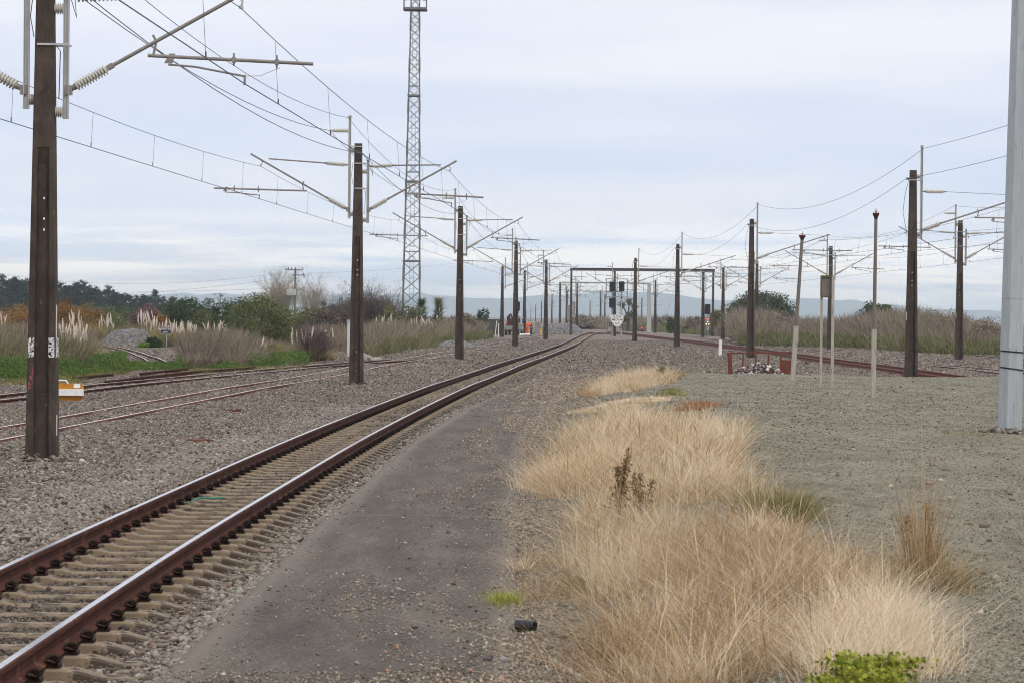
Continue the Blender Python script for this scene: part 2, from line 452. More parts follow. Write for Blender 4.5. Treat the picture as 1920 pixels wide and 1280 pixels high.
M['white'] = mat('white_paint', (.76, .76, .74), (.6, .59, .56), 8, .6, c3=(.35, .33, .3), s3=14, t3=.66)
M['black'] = mat('black_paint', (.012, .013, .018), (.02, .02, .024), 6, .5)
M['greyconc'] = mat('pale_concrete', (.42, .41, .38), (.3, .29, .265), 4, .9, c3=(.18, .17, .15), s3=9, t3=.62)

# ------------------------------------------------------------------ main track line
C4 = [2.68720311e-09, -2.13240476e-06, 5.63146754e-04, -1.06699067e-02, -3.44203643e+00]
def x_main(y): return np.polyval(C4, np.asarray(y, float))
_h0 = hgt
def hgt(x, y):
    z = _h0(x, y)
    d = np.abs(np.asarray(x) - x_main(np.clip(y, 5, 345)))
    k = (1 - sstep(1.0, 1.5, d)) * (np.asarray(y) < 345)
    return np.where((z < .06), z * (1 - k) + k * (-.042 - .018 * (1 - sstep(25, 60, y)) + (z + .02) * .55), z)

def sheet(name, xs, ys, zf, m, cut=None, attr=None):
    X, Y = np.meshgrid(xs, ys); Z = zf(X, Y)
    V = np.stack([X, Y, Z], -1).reshape(-1, 3); nx = len(xs)
    i, j = np.meshgrid(np.arange(len(ys) - 1), np.arange(nx - 1), indexing='ij')
    a = (i * nx + j).ravel(); F = np.stack([a, a + 1, a + nx + 1, a + nx], 1)
    return np_mesh(name, V, F, m, None, None, True)

ys = np.concatenate([[-400, -100, -30], np.geomspace(3, 420, 520), [600, 1200, 3000, 6000, 9840]])
xs = np.concatenate([[-4400, -2000, -1000, -300, -120, -80], np.arange(-60, -14, .7), np.arange(-14, 24, .22), np.arange(24, 60, .8), [80, 150, 400, 1200, 2500, 4400]])
g = sheet('ground', xs, ys, lambda x, y: np.where((np.abs(x) < 62) & (y < 430) & (y > 2), np.minimum(hgt(x, y), .03) - .004, -.03), M['ground'])
tag(g, 'grey brown railway ballast ground spreading to the horizon', 'ground', kind='structure')

# gravel platform with its edge dropping to the ballast
def strip_sheet(name, m, fl, fr, y0, y1f, zf, nx, ys, skirt=.35, edge_attr=False, top=0.):
    V = []; A = []
    rows = []
    for y in ys:
        l, r = fl(y), fr(y)
        u = np.linspace(0, 1, nx) ** (1.0)
        x = l + (r - l) * u
        rows.append((x, y, u))
    for x, y, u in rows:
        yy = np.minimum(y, y1f(x)); z = zf(x, np.minimum(yy, 1e9)) + top
        V.append(np.concatenate([[[x[0], yy[0], z[0] - skirt]], np.stack([x, yy, z], 1), [[x[-1], yy[-1], z[-1] - skirt]]]))
        A.append(np.concatenate([[1], np.clip(1 - np.minimum(u, 1 - u) * 8, 0, 1) if not edge_attr else edge_attr(x, yy), [1]]))
    x, y, u = rows[-1]; yy = np.minimum(y, y1f(x)) + .25; z = zf(x, yy - .3) + top - skirt
    V.append(np.concatenate([[[x[0], yy[0], z[0]]], np.stack([x, yy, z], 1), [[x[-1], yy[-1], z[-1]]]])); A.append(np.ones(nx + 2))
    V = np.array(V); n, k = V.shape[:2]
    i, j = np.meshgrid(np.arange(n - 1), np.arange(k - 1), indexing='ij')
    a = (i * k + j).ravel(); F = np.stack([a, a + 1, a + k + 1, a + k], 1)
    return np_mesh(name, V.reshape(-1, 3), F, m, {'edge': np.array(A).ravel()}, None, True)

pys = np.geomspace(4, 96, 420)
PLAT = True
pl = strip_sheet('platform_ground', M['platform'], lambda y: float(slab_left(y)) + .25, lambda y: 26. if y > 10 else 8., 4, plat_edge, plat_h, 160, pys, .35, lambda x, y: np.clip(1.15 - (x - slab_right(y)) / (.55 + sstep(38, 75, y) * 1.5) + (vnoise(x * 1.6, y * .5, 17) - .5) * 1.3, 0, .92))
tag(pl, 'raised bed of fine greenish grey gravel', 'ground', kind='structure')
def sl_z(x, y): return .098 + (vnoise(x * 1.2, y * .3, 5) - .5) * .012
sb = strip_sheet('path', M['asphalt'], lambda y: float(slab_left(y)), lambda y: float(slab_right(y)) + .12, 4, lambda x: plat_edge(x) + .4, sl_z, 26, np.geomspace(4, 97, 200))
tag(sb, 'dark asphalt strip beside the main track', 'path', kind='structure')

# ------------------------------------------------------------------ loose stones
OCT_V = np.array([(1, 0, 0), (-1, 0, 0), (0, 1, 0), (0, -1, 0), (0, 0, 1), (0, 0, -1)], float)
OCT_F = np.array([(0, 2, 4), (2, 1, 4), (1, 3, 4), (3, 0, 4), (2, 0, 5), (1, 2, 5), (3, 1, 5), (0, 3, 5)])
def stones8(name, P, size, m, rnd=None):
    n = len(P)
    V = OCT_V[None] * rng.uniform(.6, 1.2, (n, 6, 1)) * np.stack([rng.uniform(.8, 1.3, n), rng.uniform(.6, 1, n), rng.uniform(.5, .85, n)], 1)[:, None]
    V = V + rng.normal(0, .18, V.shape)
    V = np.einsum('nij,nkj->nki', rot_z(rng.uniform(0, 6.283, n)), V) * size[:, None, None] + P[:, None]
    F = OCT_F[None] + (np.arange(n) * 6)[:, None, None]
    return np_mesh(name, V.reshape(-1, 3), F.reshape(-1, 3), m, {'rnd': np.repeat(rng.random(n) if rnd is None else rnd, 6)})

def in_view(p, mx=60, my=40):
    q = project(np.column_stack([p, hgt(p[:, 0], p[:, 1])]))
    return (q[:, 0] > -mx) & (q[:, 0] < 1920 + mx) & (q[:, 1] < 1280 + my)

def ballast_pts(y0, y1, dens, xr=None):
    x0 = -.2 * y1 - 1; x1 = 1.0 if y1 < 96 else (.2 * y1 + 1 if xr is None else xr)
    n = int((x1 - x0) * (y1 - y0) * dens)
    p = np.stack([rng.uniform(x0, x1, n), rng.uniform(y0, y1, n)], 1)
    p = p[in_view(p)]
    on = (p[:, 0] > slab_left(p[:, 1]) - .02) & (p[:, 1] < plat_edge(p[:, 0]) + .3)
    return p[~on]

def between_track(p):
    d = np.abs(p[:, 0] - x_main(p[:, 1]))
    return d

near = []
for y0, y1, dens in [(12, 22, 1300), (22, 34, 1000), (34, 48, 640), (48, 66, 330)]:
    p = ballast_pts(y0, y1, dens)
    d = between_track(p)
    inner = rng.random(len(p)) < np.clip(.16 + (vnoise(p[:, 0] * 1.5, p[:, 1] * .6, 91) - .3) * .7 + p[:, 1] * .004, .1, .8)
    keep = np.where(d < .45, inner, np.where(d < .72, rng.random(len(p)) < .06, np.where(d < 1.25, rng.random(len(p)) < np.clip(p[:, 1] / 75, .15, .8), True)))
    near.append(p[keep])
p = np.concatenate(near)
d = between_track(p)
sz = rng.gamma(4, .0034, len(p)) + .0055
sz = np.where(d < .98, sz * .8, sz)
rn = rng.random(len(p)); rn = np.where(d < .98, .03 + rn * .4, rn)
shoulder = (p[:, 0] > x_main(p[:, 1]) + 1.15) | ((p[:, 0] < x_main(p[:, 1]) - 1.1) & (rng.random(len(p)) < np.clip(1.25 - (d - 1.1) / 1.3, 0, .8)))
rn = np.where(shoulder & (rng.random(len(p)) < .7), rng.uniform(.66, .92, len(p)), rn)
o = stones('ballast_gravel', np.column_stack([p, hgt(p[:, 0], p[:, 1]) + sz * .25]), sz, M['ballast'], rnd=rn)
tag(o, 'loose angular ballast stones heaped around the near track', 'gravel', kind='stuff')
far = [ballast_pts(66, 84, 170), ballast_pts(84, 120, 75), ballast_pts(120, 175, 24), ballast_pts(175, 260, 7)]
p = np.concatenate(far); d = between_track(p); k = (d > 1.2) | ((d < .45) & (rng.random(len(p)) < .7)) | ((d > .75) & (rng.random(len(p)) < .75)); p = p[k]
sz = (rng.gamma(5, .0032, len(p)) + .009) * np.clip(p[:, 1] / 66, 1, 2.2)
o = stones8('ballast_gravel', np.column_stack([p, hgt(p[:, 0], p[:, 1]) + sz * .15]), sz, M['ballast'])
tag(o, 'ballast stones on the yard ground farther off', 'gravel', kind='stuff')

def pebbles(name, y0, y1, dens, fl, fr, s, mt, clump=0., label=''):
    n = int(dens * (y1 - y0) * 8)
    y = rng.uniform(y0, y1, n); x = rng.uniform(fl, fr, n) if np.isscalar(fl) else fl(y) + (fr(y) - fl(y)) * rng.random(n)
    if clump:
        q = vnoise(x * 2.2, y * .55, 11) * .6 + vnoise(x * 7, y * 2.5, 12) * .4
        k = rng.random(n) < np.clip((q - clump) * 4.5, .04, 1); x, y = x[k], y[k]
    return np.stack([x, y], 1)
# pebbles strewn over the asphalt
n = 120000
y = 13 * (98 / 13) ** rng.random(n); l = slab_left(y); r = slab_right(y); u = rng.random(n)
x = l + (r - l + .25) * u
q = vnoise(x * 1.6, y * .35, 11) * .65 + vnoise(x * 6, y * 2, 12) * .35
prob = np.clip((q - .42) * 3.2, .1, .95) * (.15 + .85 * sstep(.25, .75, u)) + sstep(60, 90, y) * .35 + .8 * (u > .97) + .5 * (y < 15.6)
k = rng.random(n) < prob * .8
x, y = x[k], y[k]; sz = (rng.gamma(3, .0022, len(x)) + .0028) * np.clip(y / 36, 1, 2)
o = stones8('loose_pebbles', np.column_stack([x, y, sl_z(x, y) + sz * .3]), sz, M['pebbles'])
tag(o, 'small pale pebbles strewn over the dark asphalt strip', 'pebbles', kind='stuff')
# chips over the green gravel, and dark dirt and stones along the edge of the asphalt
n = 230000
y = 13 * (92 / 13) ** (rng.random(n) ** 1.15); x = slab_right(y) + rng.uniform(-.05, 1, n) * (.2 * y + .5)
p = np.stack([x, y], 1); k = in_view(p) & (y < plat_edge(x)) & (rng.random(n) < .35 + .65 * vnoise(x * .9, y * .3, 15)); p = p[k]
sz = (rng.gamma(3, .0015, len(p)) + .0025) * np.clip(p[:, 1] / 26, 1, 2.3)
o = stones8('gravel_chips', np.column_stack([p, hgt(p[:, 0], p[:, 1]) + sz * .2]), sz, M['chips'])
tag(o, 'fine greenish gravel chips over the raised bed', 'gravel', kind='stuff')
n = 26000
y = 13 * (90 / 13) ** rng.random(n); x = slab_right(y) + np.abs(rng.normal(0, .32 + y * .008, n))
sz = (rng.gamma(3, .003, n) + .003) * np.clip(y / 36, 1, 2)
o = stones8('dirt_stones', np.column_stack([x, y, hgt(x, y) + sz * .2]), sz, M['pebbles'], rng.random(n) * .8)
tag(o, 'brown stones and dirt along the asphalt edge', 'gravel', kind='stuff')

n = 420
y = 14 * (85 / 14) ** rng.random(n); x = slab_right(y) + .8 + rng.random(n) * .2 * y; k = y < plat_edge(x); x, y = x[k], y[k]; sz = rng.gamma(3, .006, len(x)) + .008
o = stones('scattered_stones', np.column_stack([x, y, hgt(x, y) + sz * .2]), sz, M['pebbles'])
tag(o, 'larger stones scattered thinly over the gravel bed', 'stones', kind='stuff')
# ------------------------------------------------------------------ tracks
RP = [(-.0635, 0), (.0635, 0), (.0635, .011), (.02, .03), (.008, .045), (.008, .105), (.035, .118), (.035, .147), (.028, .154), (-.028, .154), (-.035, .147), (-.035, .118), (-.008, .105), (-.008, .045), (-.02, .03), (-.0635, .011)]
RP[7] = (.035, .146); RP[8] = (.024, .154); RP[9] = (-.024, .154); RP[10] = (-.035, .146)
def rail_mesh(name, line, off, z, mats, parent, zw=.0):
    b = B(); n = len(RP); rings = []
    line = np.asarray(line, float)
    t = np.gradient(line, axis=0); t /= np.linalg.norm(t, axis=1)[:, None]
    nn = np.stack([t[:, 1], -t[:, 0]], 1)
    rz = np.random.default_rng(3)
    V = []
    for i in range(len(line)):
        zz = z + zw * (vnoise(line[i, 1] * .09, 0 * line[i, 1] + .5 + (off > 0) * .3, 21) - .5)
        for (a, h_) in RP:
            q = line[i] + nn[i] * (off + a)
            V.append((q[0], q[1], zz + h_))
    F = []; mi = []
    for i in range(len(line) - 1):
        for j in range(n):
            a = i * n + j; c = i * n + (j + 1) % n
            F.append((a, c, c + n, a + n)); mi.append(1 if j == 8 else 0)
    F.append(tuple(reversed(range(n)))); mi.append(0); F.append(tuple((len(line) - 1) * n + j for j in range(n))); mi.append(0)
    me = bpy.data.meshes.new(name); me.from_pydata(V, [], F); me.materials.append(mats[0]); me.materials.append(mats[1])
    me.polygons.foreach_set('material_index', mi); me.update()
    o = bpy.data.objects.new(name, me); COL.objects.link(o); o.parent = parent
    return o

def line_pts(fx, y0, y1, step0=.9):
    ys = [y0]
    while ys[-1] < y1: ys.append(ys[-1] + max(step0, ys[-1] * .025))
    ys = np.array(ys); return np.stack([fx(ys), ys], 1)

SLP = [(-1.2, -.055), (-.97, -.05), (-.78, -.002), (-.42, -.002), (-.3, -.03), (.3, -.03), (.42, -.002), (.78, -.002), (.97, -.05), (1.2, -.055)]
def sleeper_shape(b, c=(0, 0), a=0.):
    ca, sa = math.cos(a), math.sin(a); rings = []
    for x, z in SLP:
        ring = []
        for yy, zz in ((-.125, -.2), (.125, -.2), (.105, z - .012), (.09, z), (-.09, z), (-.105, z - .012)):
            ring.append((c[0] + x * ca - yy * sa, c[1] + x * sa + yy * ca, zz))
        rings.append(ring)
    b.loft(rings)
def clip_shape(b, c=(0, 0), a=0., side=1):
    """sprung steel clip: a hooped bar over a small shoulder"""
    ca, sa = math.cos(a), math.sin(a)
    def T(x, y, z): return (c[0] + x * ca - y * sa, c[1] + x * sa + y * ca, z)
    pts = [T(side * .02, .05, .055)] + [T(side * (.05 + .036 * math.cos(t)), .05 * math.cos(t * .5 + .3) * 1.0, .036 + .036 * math.sin(t)) for t in np.linspace(0, math.pi, 6)] + [T(side * .09, -.06, .03), T(side * .03, -.055, .04)]
    b.path(pts, .011, 5)
    b.box(T(side * .065, 0, .01), (.08, .095, .026), Matrix.Rotation(a, 3, 'Z'))

def track(label, fx, y0, y1, rmats, group=None, z=.012, zw=.02, sleepers=None, gauge=.57, clips=True):
    r0 = thing('railway_track', label, 'railway track', (0, 0, 0), 0, group)
    ln = line_pts(fx, y0, y1)
    for s in (-1, 1): rail_mesh('rail', ln, s * gauge, z, rmats, r0, zw)
    if sleepers:
        sp, sy0, sy1, nind, dz = sleepers
        b0 = B(); sleeper_shape(b0); b1 = B()
        cl = None
        ys = np.arange(sy0, sy1, sp)
        rest = B(); restc = B(); first = None
        for i, y in enumerate(ys):
            x = float(fx(y)); a = -math.atan(float(fx(y + 1) - fx(y - 1)) / 2)
            if i < nind:
                if first is None:
                    first = b0.build('sleeper', M['sleeper'], r0); o = first
                    if clips:
                        for s in (-1, 1):
                            for q in (-1, 1):
                                cb = B(); clip_shape(cb, (s * gauge + q * .035, 0), 0, q); cb.build('rail_clip', M['clip'], first, True)
                else: o = copy_tree(first, r0)
                o.location = (x, y, dz); o.rotation_euler = (0, 0, a)
            else:
                sleeper_shape(rest, (x, y), a)
                if clips and y < 200:
                    for s in (-1, 1):
                        for q in (-1, 1):
                            restc.box((x + s * gauge + q * .1, y, .04), (.09, .12, .06))
        if rest.v:
            o = rest.build('sleeper', M['sleeper'], r0); o.location.z = dz; o['kind'] = 'stuff'
            if restc.v: o = restc.build('rail_clip', M['clip'], r0); o['kind'] = 'stuff'
    return r0

track('main track with two polished rails on concrete sleepers curving away beside the asphalt strip', x_main, 11, 352, (M['rust'], M['polished']), sleepers=(.64, 12.6, 340, 100, 0.), zw=.03)
def lerp_line(pts):
    a = np.array(pts, float); a = a[np.argsort(a[:, 1])]
    c = np.polyfit(a[:, 1], a[:, 0], min(4, len(a) - 1))
    return lambda y: np.polyval(c, np.asarray(y, float))
x_red = lambda y: 16.25 - .0000265 * np.maximum(np.asarray(y, float) - 150, 0) ** 2 * 1.6
track('red rusted track running straight along the far side of the gravel bed', x_red, 82, 372, (M['rust_red'], M['rust_red']), sleepers=(.66, 96, 300, 100, -.01), zw=.02, clips=False)
A_P = [(-9.5, 49.8), (-9.4, 55.1), (-8.9, 65.4), (-8.6, 69.5), (-8.1, 78.9), (-7.7, 89.3), (-7.2, 100.9), (-6.7, 110.4), (-5.6, 131.8), (-4.3, 154.3), (-2.2, 199.7), (.2, 247.6), (3.5, 310.6)]
xa = lerp_line(A_P)
track('yard track buried in gravel to its rail heads, nearest to the tall poles', lambda y: xa(y) + .57, 40, 312, (M['rust_red'], M['dullhead']), z=-.112, zw=.05)
C_P = [(-13.1, 68.4), (-12.7, 70.3), (-12.3, 76.7), (-11.9, 83.9), (-11.3, 90.9), (-10.6, 98.4), (-9.9, 101.8), (-8.9, 109.0), (-8.0, 114.4), (-7.2, 120.2), (-6.3, 126.2)]
xc = lerp_line([C_P[0], C_P[3], C_P[6], C_P[10], C_P[8]])
track('rusty siding track joining the yard track by the pale cabinet', lambda y: xc(y) + .57, 62, 127, (M['rust'], M['dullhead']), z=-.085, zw=.04)
# switch blades of the siding
sw = thing('switch_rails', 'dark rusted switch rails lying beside the siding track', 'switch rails')
for k, (pa, pb) in enumerate([((196, 722), (352, 703)), ((262, 706), (352, 696)), ((352, 703), (478, 693.5)), ((137, 714), (212, 707))]):
    a_, c_ = gp(*pa), gp(*pb)
    lnp = np.stack([np.linspace(a_[0], c_[0], 12), np.linspace(a_[1], c_[1], 12)], 1)
    rail_mesh('switch_blade' if k < 3 else 'guard_rail', lnp, 0, -.03, (M['rust'], M['rust']), sw)
# two pale rails snaking off into the scrub
W1 = [(183.5, 649), (208, 651.5), (233.6, 656), (250, 660), (267, 665), (284, 671), (301, 678), (318, 687)]
W2 = [(176, 650), (200, 653), (221, 656.5), (246, 664.6), (262, 672), (275, 680), (284, 688)]
cr = thing('curved_track', 'old curved rails bending away towards the grey stone heap', 'railway track')
for Wp in (W1, W2):
    q = np.array([gp(*p)[:2] for p in Wp]); t = np.linspace(0, 1, len(q)); tt = np.linspace(0, 1, 40)
    ln = np.stack([np.polyval(np.polyfit(t, q[:, 0], 4), tt), np.polyval(np.polyfit(t, q[:, 1], 4), tt)], 1)
    rail_mesh('rail', ln, 0, -.06, (M['rust'], M['dullhead']), cr, .05)
track('grey yard track half buried beyond the red rusted track', lambda y: 20.9 + 0 * np.asarray(y, float) + .0 * y, 100, 330, (M['rust'], M['dullhead']), z=-.118, zw=.05)
track('farthest yard track running along the foot of the brown brush', lambda y: 29.5 + 0 * np.asarray(y, float), 150, 330, (M['rust'], M['dullhead']), z=-.09, zw=.03)
# crossing rails at the junction beyond the signals
jx = thing('junction_rails', 'short rusty crossing rails at the far junction', 'switch rails')
for pa, pb in [((1062, 626.5), (1118, 623.5)), ((1115, 621.5), (1180, 624.5))]:
    a_, c_ = at(*pa, 345), at(*pb, 350)
    rail_mesh('rail', np.array([[a_[0] + (c_[0] - a_[0]) * t, a_[1] + (c_[1] - a_[1]) * t] for t in np.linspace(0, 1, 6)]), 0, 0, (M['rust'], M['dullhead']), jx)
# ------------------------------------------------------------------ catenary masts
HN = 7.5
def wpole(h): return .228 - (.228 - .115) * h / HN
def dpole(h): return .16 - .055 * h / HN
def quad_ring(cx, cy, hx, hy, z, ch=0.):
    if ch <= 0: return [(cx - hx, cy - hy, z), (cx + hx, cy - hy, z), (cx + hx, cy + hy, z), (cx - hx, cy + hy, z)]
    return [(cx - hx + ch, cy - hy, z), (cx + hx - ch, cy - hy, z), (cx + hx, cy - hy + ch, z), (cx + hx, cy + hy - ch, z), (cx + hx - ch, cy + hy, z), (cx - hx + ch, cy + hy, z), (cx - hx, cy + hy - ch, z), (cx - hx, cy - hy + ch, z)]
RC = 4.6                    # height where the hollow face of the pole ends
def pole_mesh(b, top=HN, holes=(.42, 1.02, 3.40, 3.56, 3.86)):
    # two flanges and a thin web below RC, solid above
    for s in (-1, 1):
        rings = []
        for h in (-.4, RC):
            w, d = wpole(h), dpole(h); i = w * .5
            cx = s * (w + i) / 2; hw = (w - i) / 2
            rings.append(quad_ring(cx, 0, hw, d, h, .018))
        b.loft(rings)
    edges = [-.4]; rows = []
    for h in holes: rows.append((h - .016, h + .016))
    z = -.4
    for a, c in rows:
        b.loft([quad_ring(0, 0, wpole(z) * .5 - .001, .035, z), quad_ring(0, 0, wpole(a) * .5 - .001, .035, a)])
        for s in (-1, 1):
            i = wpole(a) * .5 - .001; hw = (i - .016) / 2
            b.loft([quad_ring(s * (.016 + hw), 0, hw, .035, a), quad_ring(s * (.016 + hw), 0, hw, .035, c)])
        z = c
    b.loft([quad_ring(0, 0, wpole(z) * .5 - .001, .035, z), quad_ring(0, 0, wpole(RC - .25) * .5 - .001, .035, RC - .25), quad_ring(0, 0, wpole(RC) * .5 - .001, dpole(RC) - .01, RC)])
    b.loft([quad_ring(0, 0, wpole(RC), dpole(RC), RC, .018), quad_ring(0, 0, wpole(top), dpole(top), top, .018)])

def hook(b, p, q):
    p = Vector(p); q = Vector(q); m_ = (p + q) / 2 + Vector((.05, 0, .01))
    b.path([p, (p * .6 + m_ * .4), m_, q], .018, 6)
    b.box(q, (.06, .05, .05))

def bar(root, x, z0, z1, zi, side):
    b = B(); b.box((x, 0, (z0 + z1) / 2), (.085, .012, z1 - z0)); b.box((x - .037, -.035, (z0 + z1) / 2), (.01, .058, z1 - z0)); b.box((x + .037, -.035, (z0 + z1) / 2), (.01, .058, z1 - z0))
    b.box((x + .0, -.03, z1 - .05), (.13, .05, .05))
    o = b.build('mount_bar', M['galv'], root)
    for z in zi:
        i = B(); i.insul((x + side * -.04, 0, z), (side * wpole(z) * .98, 0, z), .05, .085, 4); i.build('insulator', M['insul'], o, True)
    return o

def strut(root, p0, pi, p1, fit=.12):
    """long insulator then a slanting tube; returns the tube"""
    p0, pi, p1 = Vector(p0), Vector(pi), Vector(p1); d = (pi - p0).normalized()
    b = B(); b.tube(pi, p1, .029, None, 10)
    b.box(pi, (.1, .07, .1), d.to_track_quat('Z', 'Y').to_matrix())
    b.tube(p0 - d * .1, p0, .03, .05); b.box(p0 - d * .12, (.1, .08, .14))
    o = b.build('bracket_arm', M['tube'], root, True)
    i = B(); i.insul(p0, pi - d * .06, .045, .085, 11); i.build('insulator', M['insul'], o, True)
    return o

def tie(root, p0, pi, p1, thin=False):
    p0, pi, p1 = Vector(p0), Vector(pi), Vector(p1); d = (pi - p0).normalized()
    b = B(); b.tube(pi, p1, .009 if thin else .022, None, 8); b.tube(p0 - d * .12, p0, .02, .035)
    b.tube(pi - d * .05, pi + d * .1, .045, .02)
    o = b.build('tie_tube', M['tube'], root, True)
    i = B(); i.insul(p0, pi, .04, .075, 10); i.build('insulator', M['insul'], o, True)
    return o

def register(root, a, c, h0, h1, s, arm):
    """registration tube with hooks, ring and steady arm; arm = (x0,h0,xm,hm,x1,h1)"""
    b = B(); b.tube((a, 0, h0), (c, 0, h1), .027, None, 10)
    lo = min(a, c) if s > 0 else max(a, c)
    hx = a + (c - a) * .03
    b.path([(hx, 0, h0 + .3), (hx + s * .05, 0, h0 + .2), (hx + s * .01, 0, h0 + .02)], .02, 6)
    for t in (.52, .78):
        x = a + (c - a) * t; z = h0 + (h1 - h0) * t
        b.tube((x, 0, z - .09), (x, 0, z + .1), .014); b.box((x, 0, z), (.05, .08, .08))
    o = b.build('registration_tube', M['tube'], root, True)
    b = B(); b.path([(arm[0], 0, arm[1]), (arm[0] + (arm[2] - arm[0]) * .4, 0, arm[1] - .01), (arm[2], 0, arm[3]), (arm[4], 0, arm[5])], .016, 6)
    b.tube((arm[4], 0, arm[5] - .13), (arm[4], 0, arm[5] + .02), .018); b.poly([(arm[0] - .06, -.02, arm[1] + .02), (arm[0] + .06, -.02, arm[1] + .02), (arm[0] + .1, -.02, arm[1] + .16), (arm[0] + .02, -.02, arm[1] + .16)], (0, .04, 0))
    x = a + (c - a) * .8
    b.path([(arm[4], 0, arm[5]), (arm[4] * .55 + x * .45, 0, arm[5] + .01), (x, 0, h1 - .06)], .005, 4)
    b.build('steady_arm', M['tube'], root, True)
    return o

def band(root, z, x0, x1):
    b = B(); b.box(((x0 + x1) / 2, -dpole(z) - .012, z), (abs(x1 - x0), .02, .03)); b.box(((x0 + x1) / 2, dpole(z) + .012, z), (abs(x1 - x0), .02, .03))
    return b.build('strap', M['galv'], root)

def mast_double(name, detail=True):
    r0 = thing(name, '', 'mast')
    b = B(); pole_mesh(b); b.build('pole', M['pole'], r0)
    bar(r0, -.27, 5.16, 8.38, (7.28, 5.3), -1); bar(r0, .31, 5.02, 7.05, (6.63, 5.12), 1)
    band(r0, 7.4, -.31, .14); band(r0, 6.88, -.14, .35); band(r0, 6.1, -.1, .36)
    # feeder insulator on the tall bar
    b = B(); b.insul((-.32, 0, 7.9), (-.82, 0, 7.9), .04, .07, 9); b.tube((-.82, 0, 7.9), (-.92, 0, 7.9), .03); b.build('insulator', M['insul'], r0, True)
    o = strut(r0, (-.42, 0, 5.5), (-.95, 0, 5.79), (-3.36, 0, 7.15))
    b = B(); hook(b, (-3.03, 0, 6.95), (-3.04, 0, 6.8)); b.build('wire_clamp', M['galv'], o)
    tie(r0, (-.42, 0, 6.84), (-.98, 0, 6.88), (-2.8, 0, 7.0))
    register(r0, -1.6, -4.5, 6.01, 6.07, -1, (-4.16, 5.95, -3.75, 5.93, -3.08, 5.86))
    o = strut(r0, (.45, 0, 5.5), (.95, 0, 5.79), (3.07, 0, 6.99))
    b = B(); hook(b, (2.8, 0, 6.84), (2.86, 0, 6.68)); b.build('wire_clamp', M['galv'], o)
    tie(r0, (.45, 0, 6.8), (1.05, 0, 6.83), (2.58, 0, 6.86))
    register(r0, 1.5, 3.92, 5.96, 5.86, 1, (1.8, 5.83, 2.2, 5.8, 2.92, 5.67))
    b = B(); b.path([(.12, 0, 7.2), (.34, -.05, 6.9), (.46, -.05, 6.5), (.42, 0, 6.86)], .008, 4); b.path([(-.16, -.1, 6.9), (-.2, -.12, 6.5), (-.15, -.1, 6.2)], .008, 4); b.path([(.16, -.1, 6.1), (.24, -.12, 6.0), (.22, -.1, 5.3)], .009, 4)
    b.build('bonding_lead', M['wire'], r0)
    return r0

def mast_single(name):
    r0 = thing(name, '', 'mast')
    b = B(); pole_mesh(b); b.build('pole', M['pole'], r0)
    bar(r0, .3, 5.06, 8.4, (7.28, 5.22), 1); band(r0, 7.15, -.16, .34)
    o = strut(r0, (.44, 0, 5.4), (1.0, 0, 5.62), (4.25, 0, 6.7))
    b = B(); hook(b, (3.9, 0, 6.56), (3.95, 0, 6.42)); b.build('wire_clamp', M['galv'], o)
    tie(r0, (.45, 0, 6.75), (1.08, 0, 6.75), (3.9, 0, 6.64), True)
    register(r0, 2.2, 5.5, 5.84, 5.82, 1, (2.85, 5.7, 3.2, 5.68, 3.85, 5.56))
    b = B(); b.path([(-.17, -.05, 7.1), (-.3, -.08, 6.6), (-.36, -.08, 6.0), (-.22, -.05, 5.3), (-.19, -.03, 5.15)], .01, 4); b.insul((-.14, 0, 7.2), (-.24, 0, 7.2), .03, .05, 3)
    b.build('bonding_lead', M['wire'], r0)
    return r0

POLE_H = 7.6
def spot(px, by, ty, h=POLE_H):
    Y = FPX * h / (by - ty) * .9995
    p = at(px, by, Y); return (float(p[0]), float(Y), float(np.clip(p[2], -.12, .3)))

D0 = mast_double('overhead_line_mast'); S0 = mast_single('overhead_line_mast')
used = {D0.name: False, S0.name: False}
def mast(proto, loc, label, group, h=POLE_H, rz=0.):
    o = proto if not used[proto.name] else copy_tree(proto)
    if o is proto: used[proto.name] = True
    o.location = loc; o.rotation_euler = (0, 0, rz); sc = h / HN; o.scale = (sc, sc, sc)
    o['label'] = label; o['group'] = group; o['category'] = 'mast'
    return o

GL = 'brown overhead line masts with arms on both sides, beside the main track'
Lspots = [spot(79, 866, 866 - 5000 * POLE_H / 39.6), spot(668, 720, 270), spot(861, 672, 387), spot(966, 649.5, 452), spot(1023, 634, 487)]
Llab = ['nearest tall brown mast with a white painted band near its foot', 'brown mast standing between the asphalt-side track and the pale cabinet', 'brown double-armed mast just past the lattice tower', 'brown mast in front of the flatbed truck', 'brown mast right of the two track workers']
Lm = [mast(D0, l, t, GL) for l, t in zip(Lspots, Llab)]
Rspots = [(14.45, 96.5, 0.0), spot(1407, 669, 411), spot(1269, 649.5, 458), spot(1190, 637, 484)]
Rlab = ['brown single-armed mast nearest the round grey steel pole', 'brown single-armed mast behind the rusty rail fence', 'brown single-armed mast second beyond the rusty fence', 'brown single-armed mast right of the white speed board']
Rm = [mast(S0, l, t, 'brown masts with one arm along the red rusted track') for l, t in zip(Rspots, Rlab)]
Sspots = [spot(1798, 671, 414), spot(1556, 654.5, 462), spot(1418, 640, 490), spot(1355, 634, 501)]
Slab = ['dark double-armed mast by the grey yard track, beside the round grey pole', 'dark double-armed mast seen behind the small wooden signboard', 'dark double-armed mast with a white cable pipe beside the small red lamp', 'dark mast between the far portal and the round green tree']
Sm = [mast(D0, l, t, 'dark double-armed masts in the far yard') for l, t in zip(Sspots, Slab)]
GF = 'small distant masts'
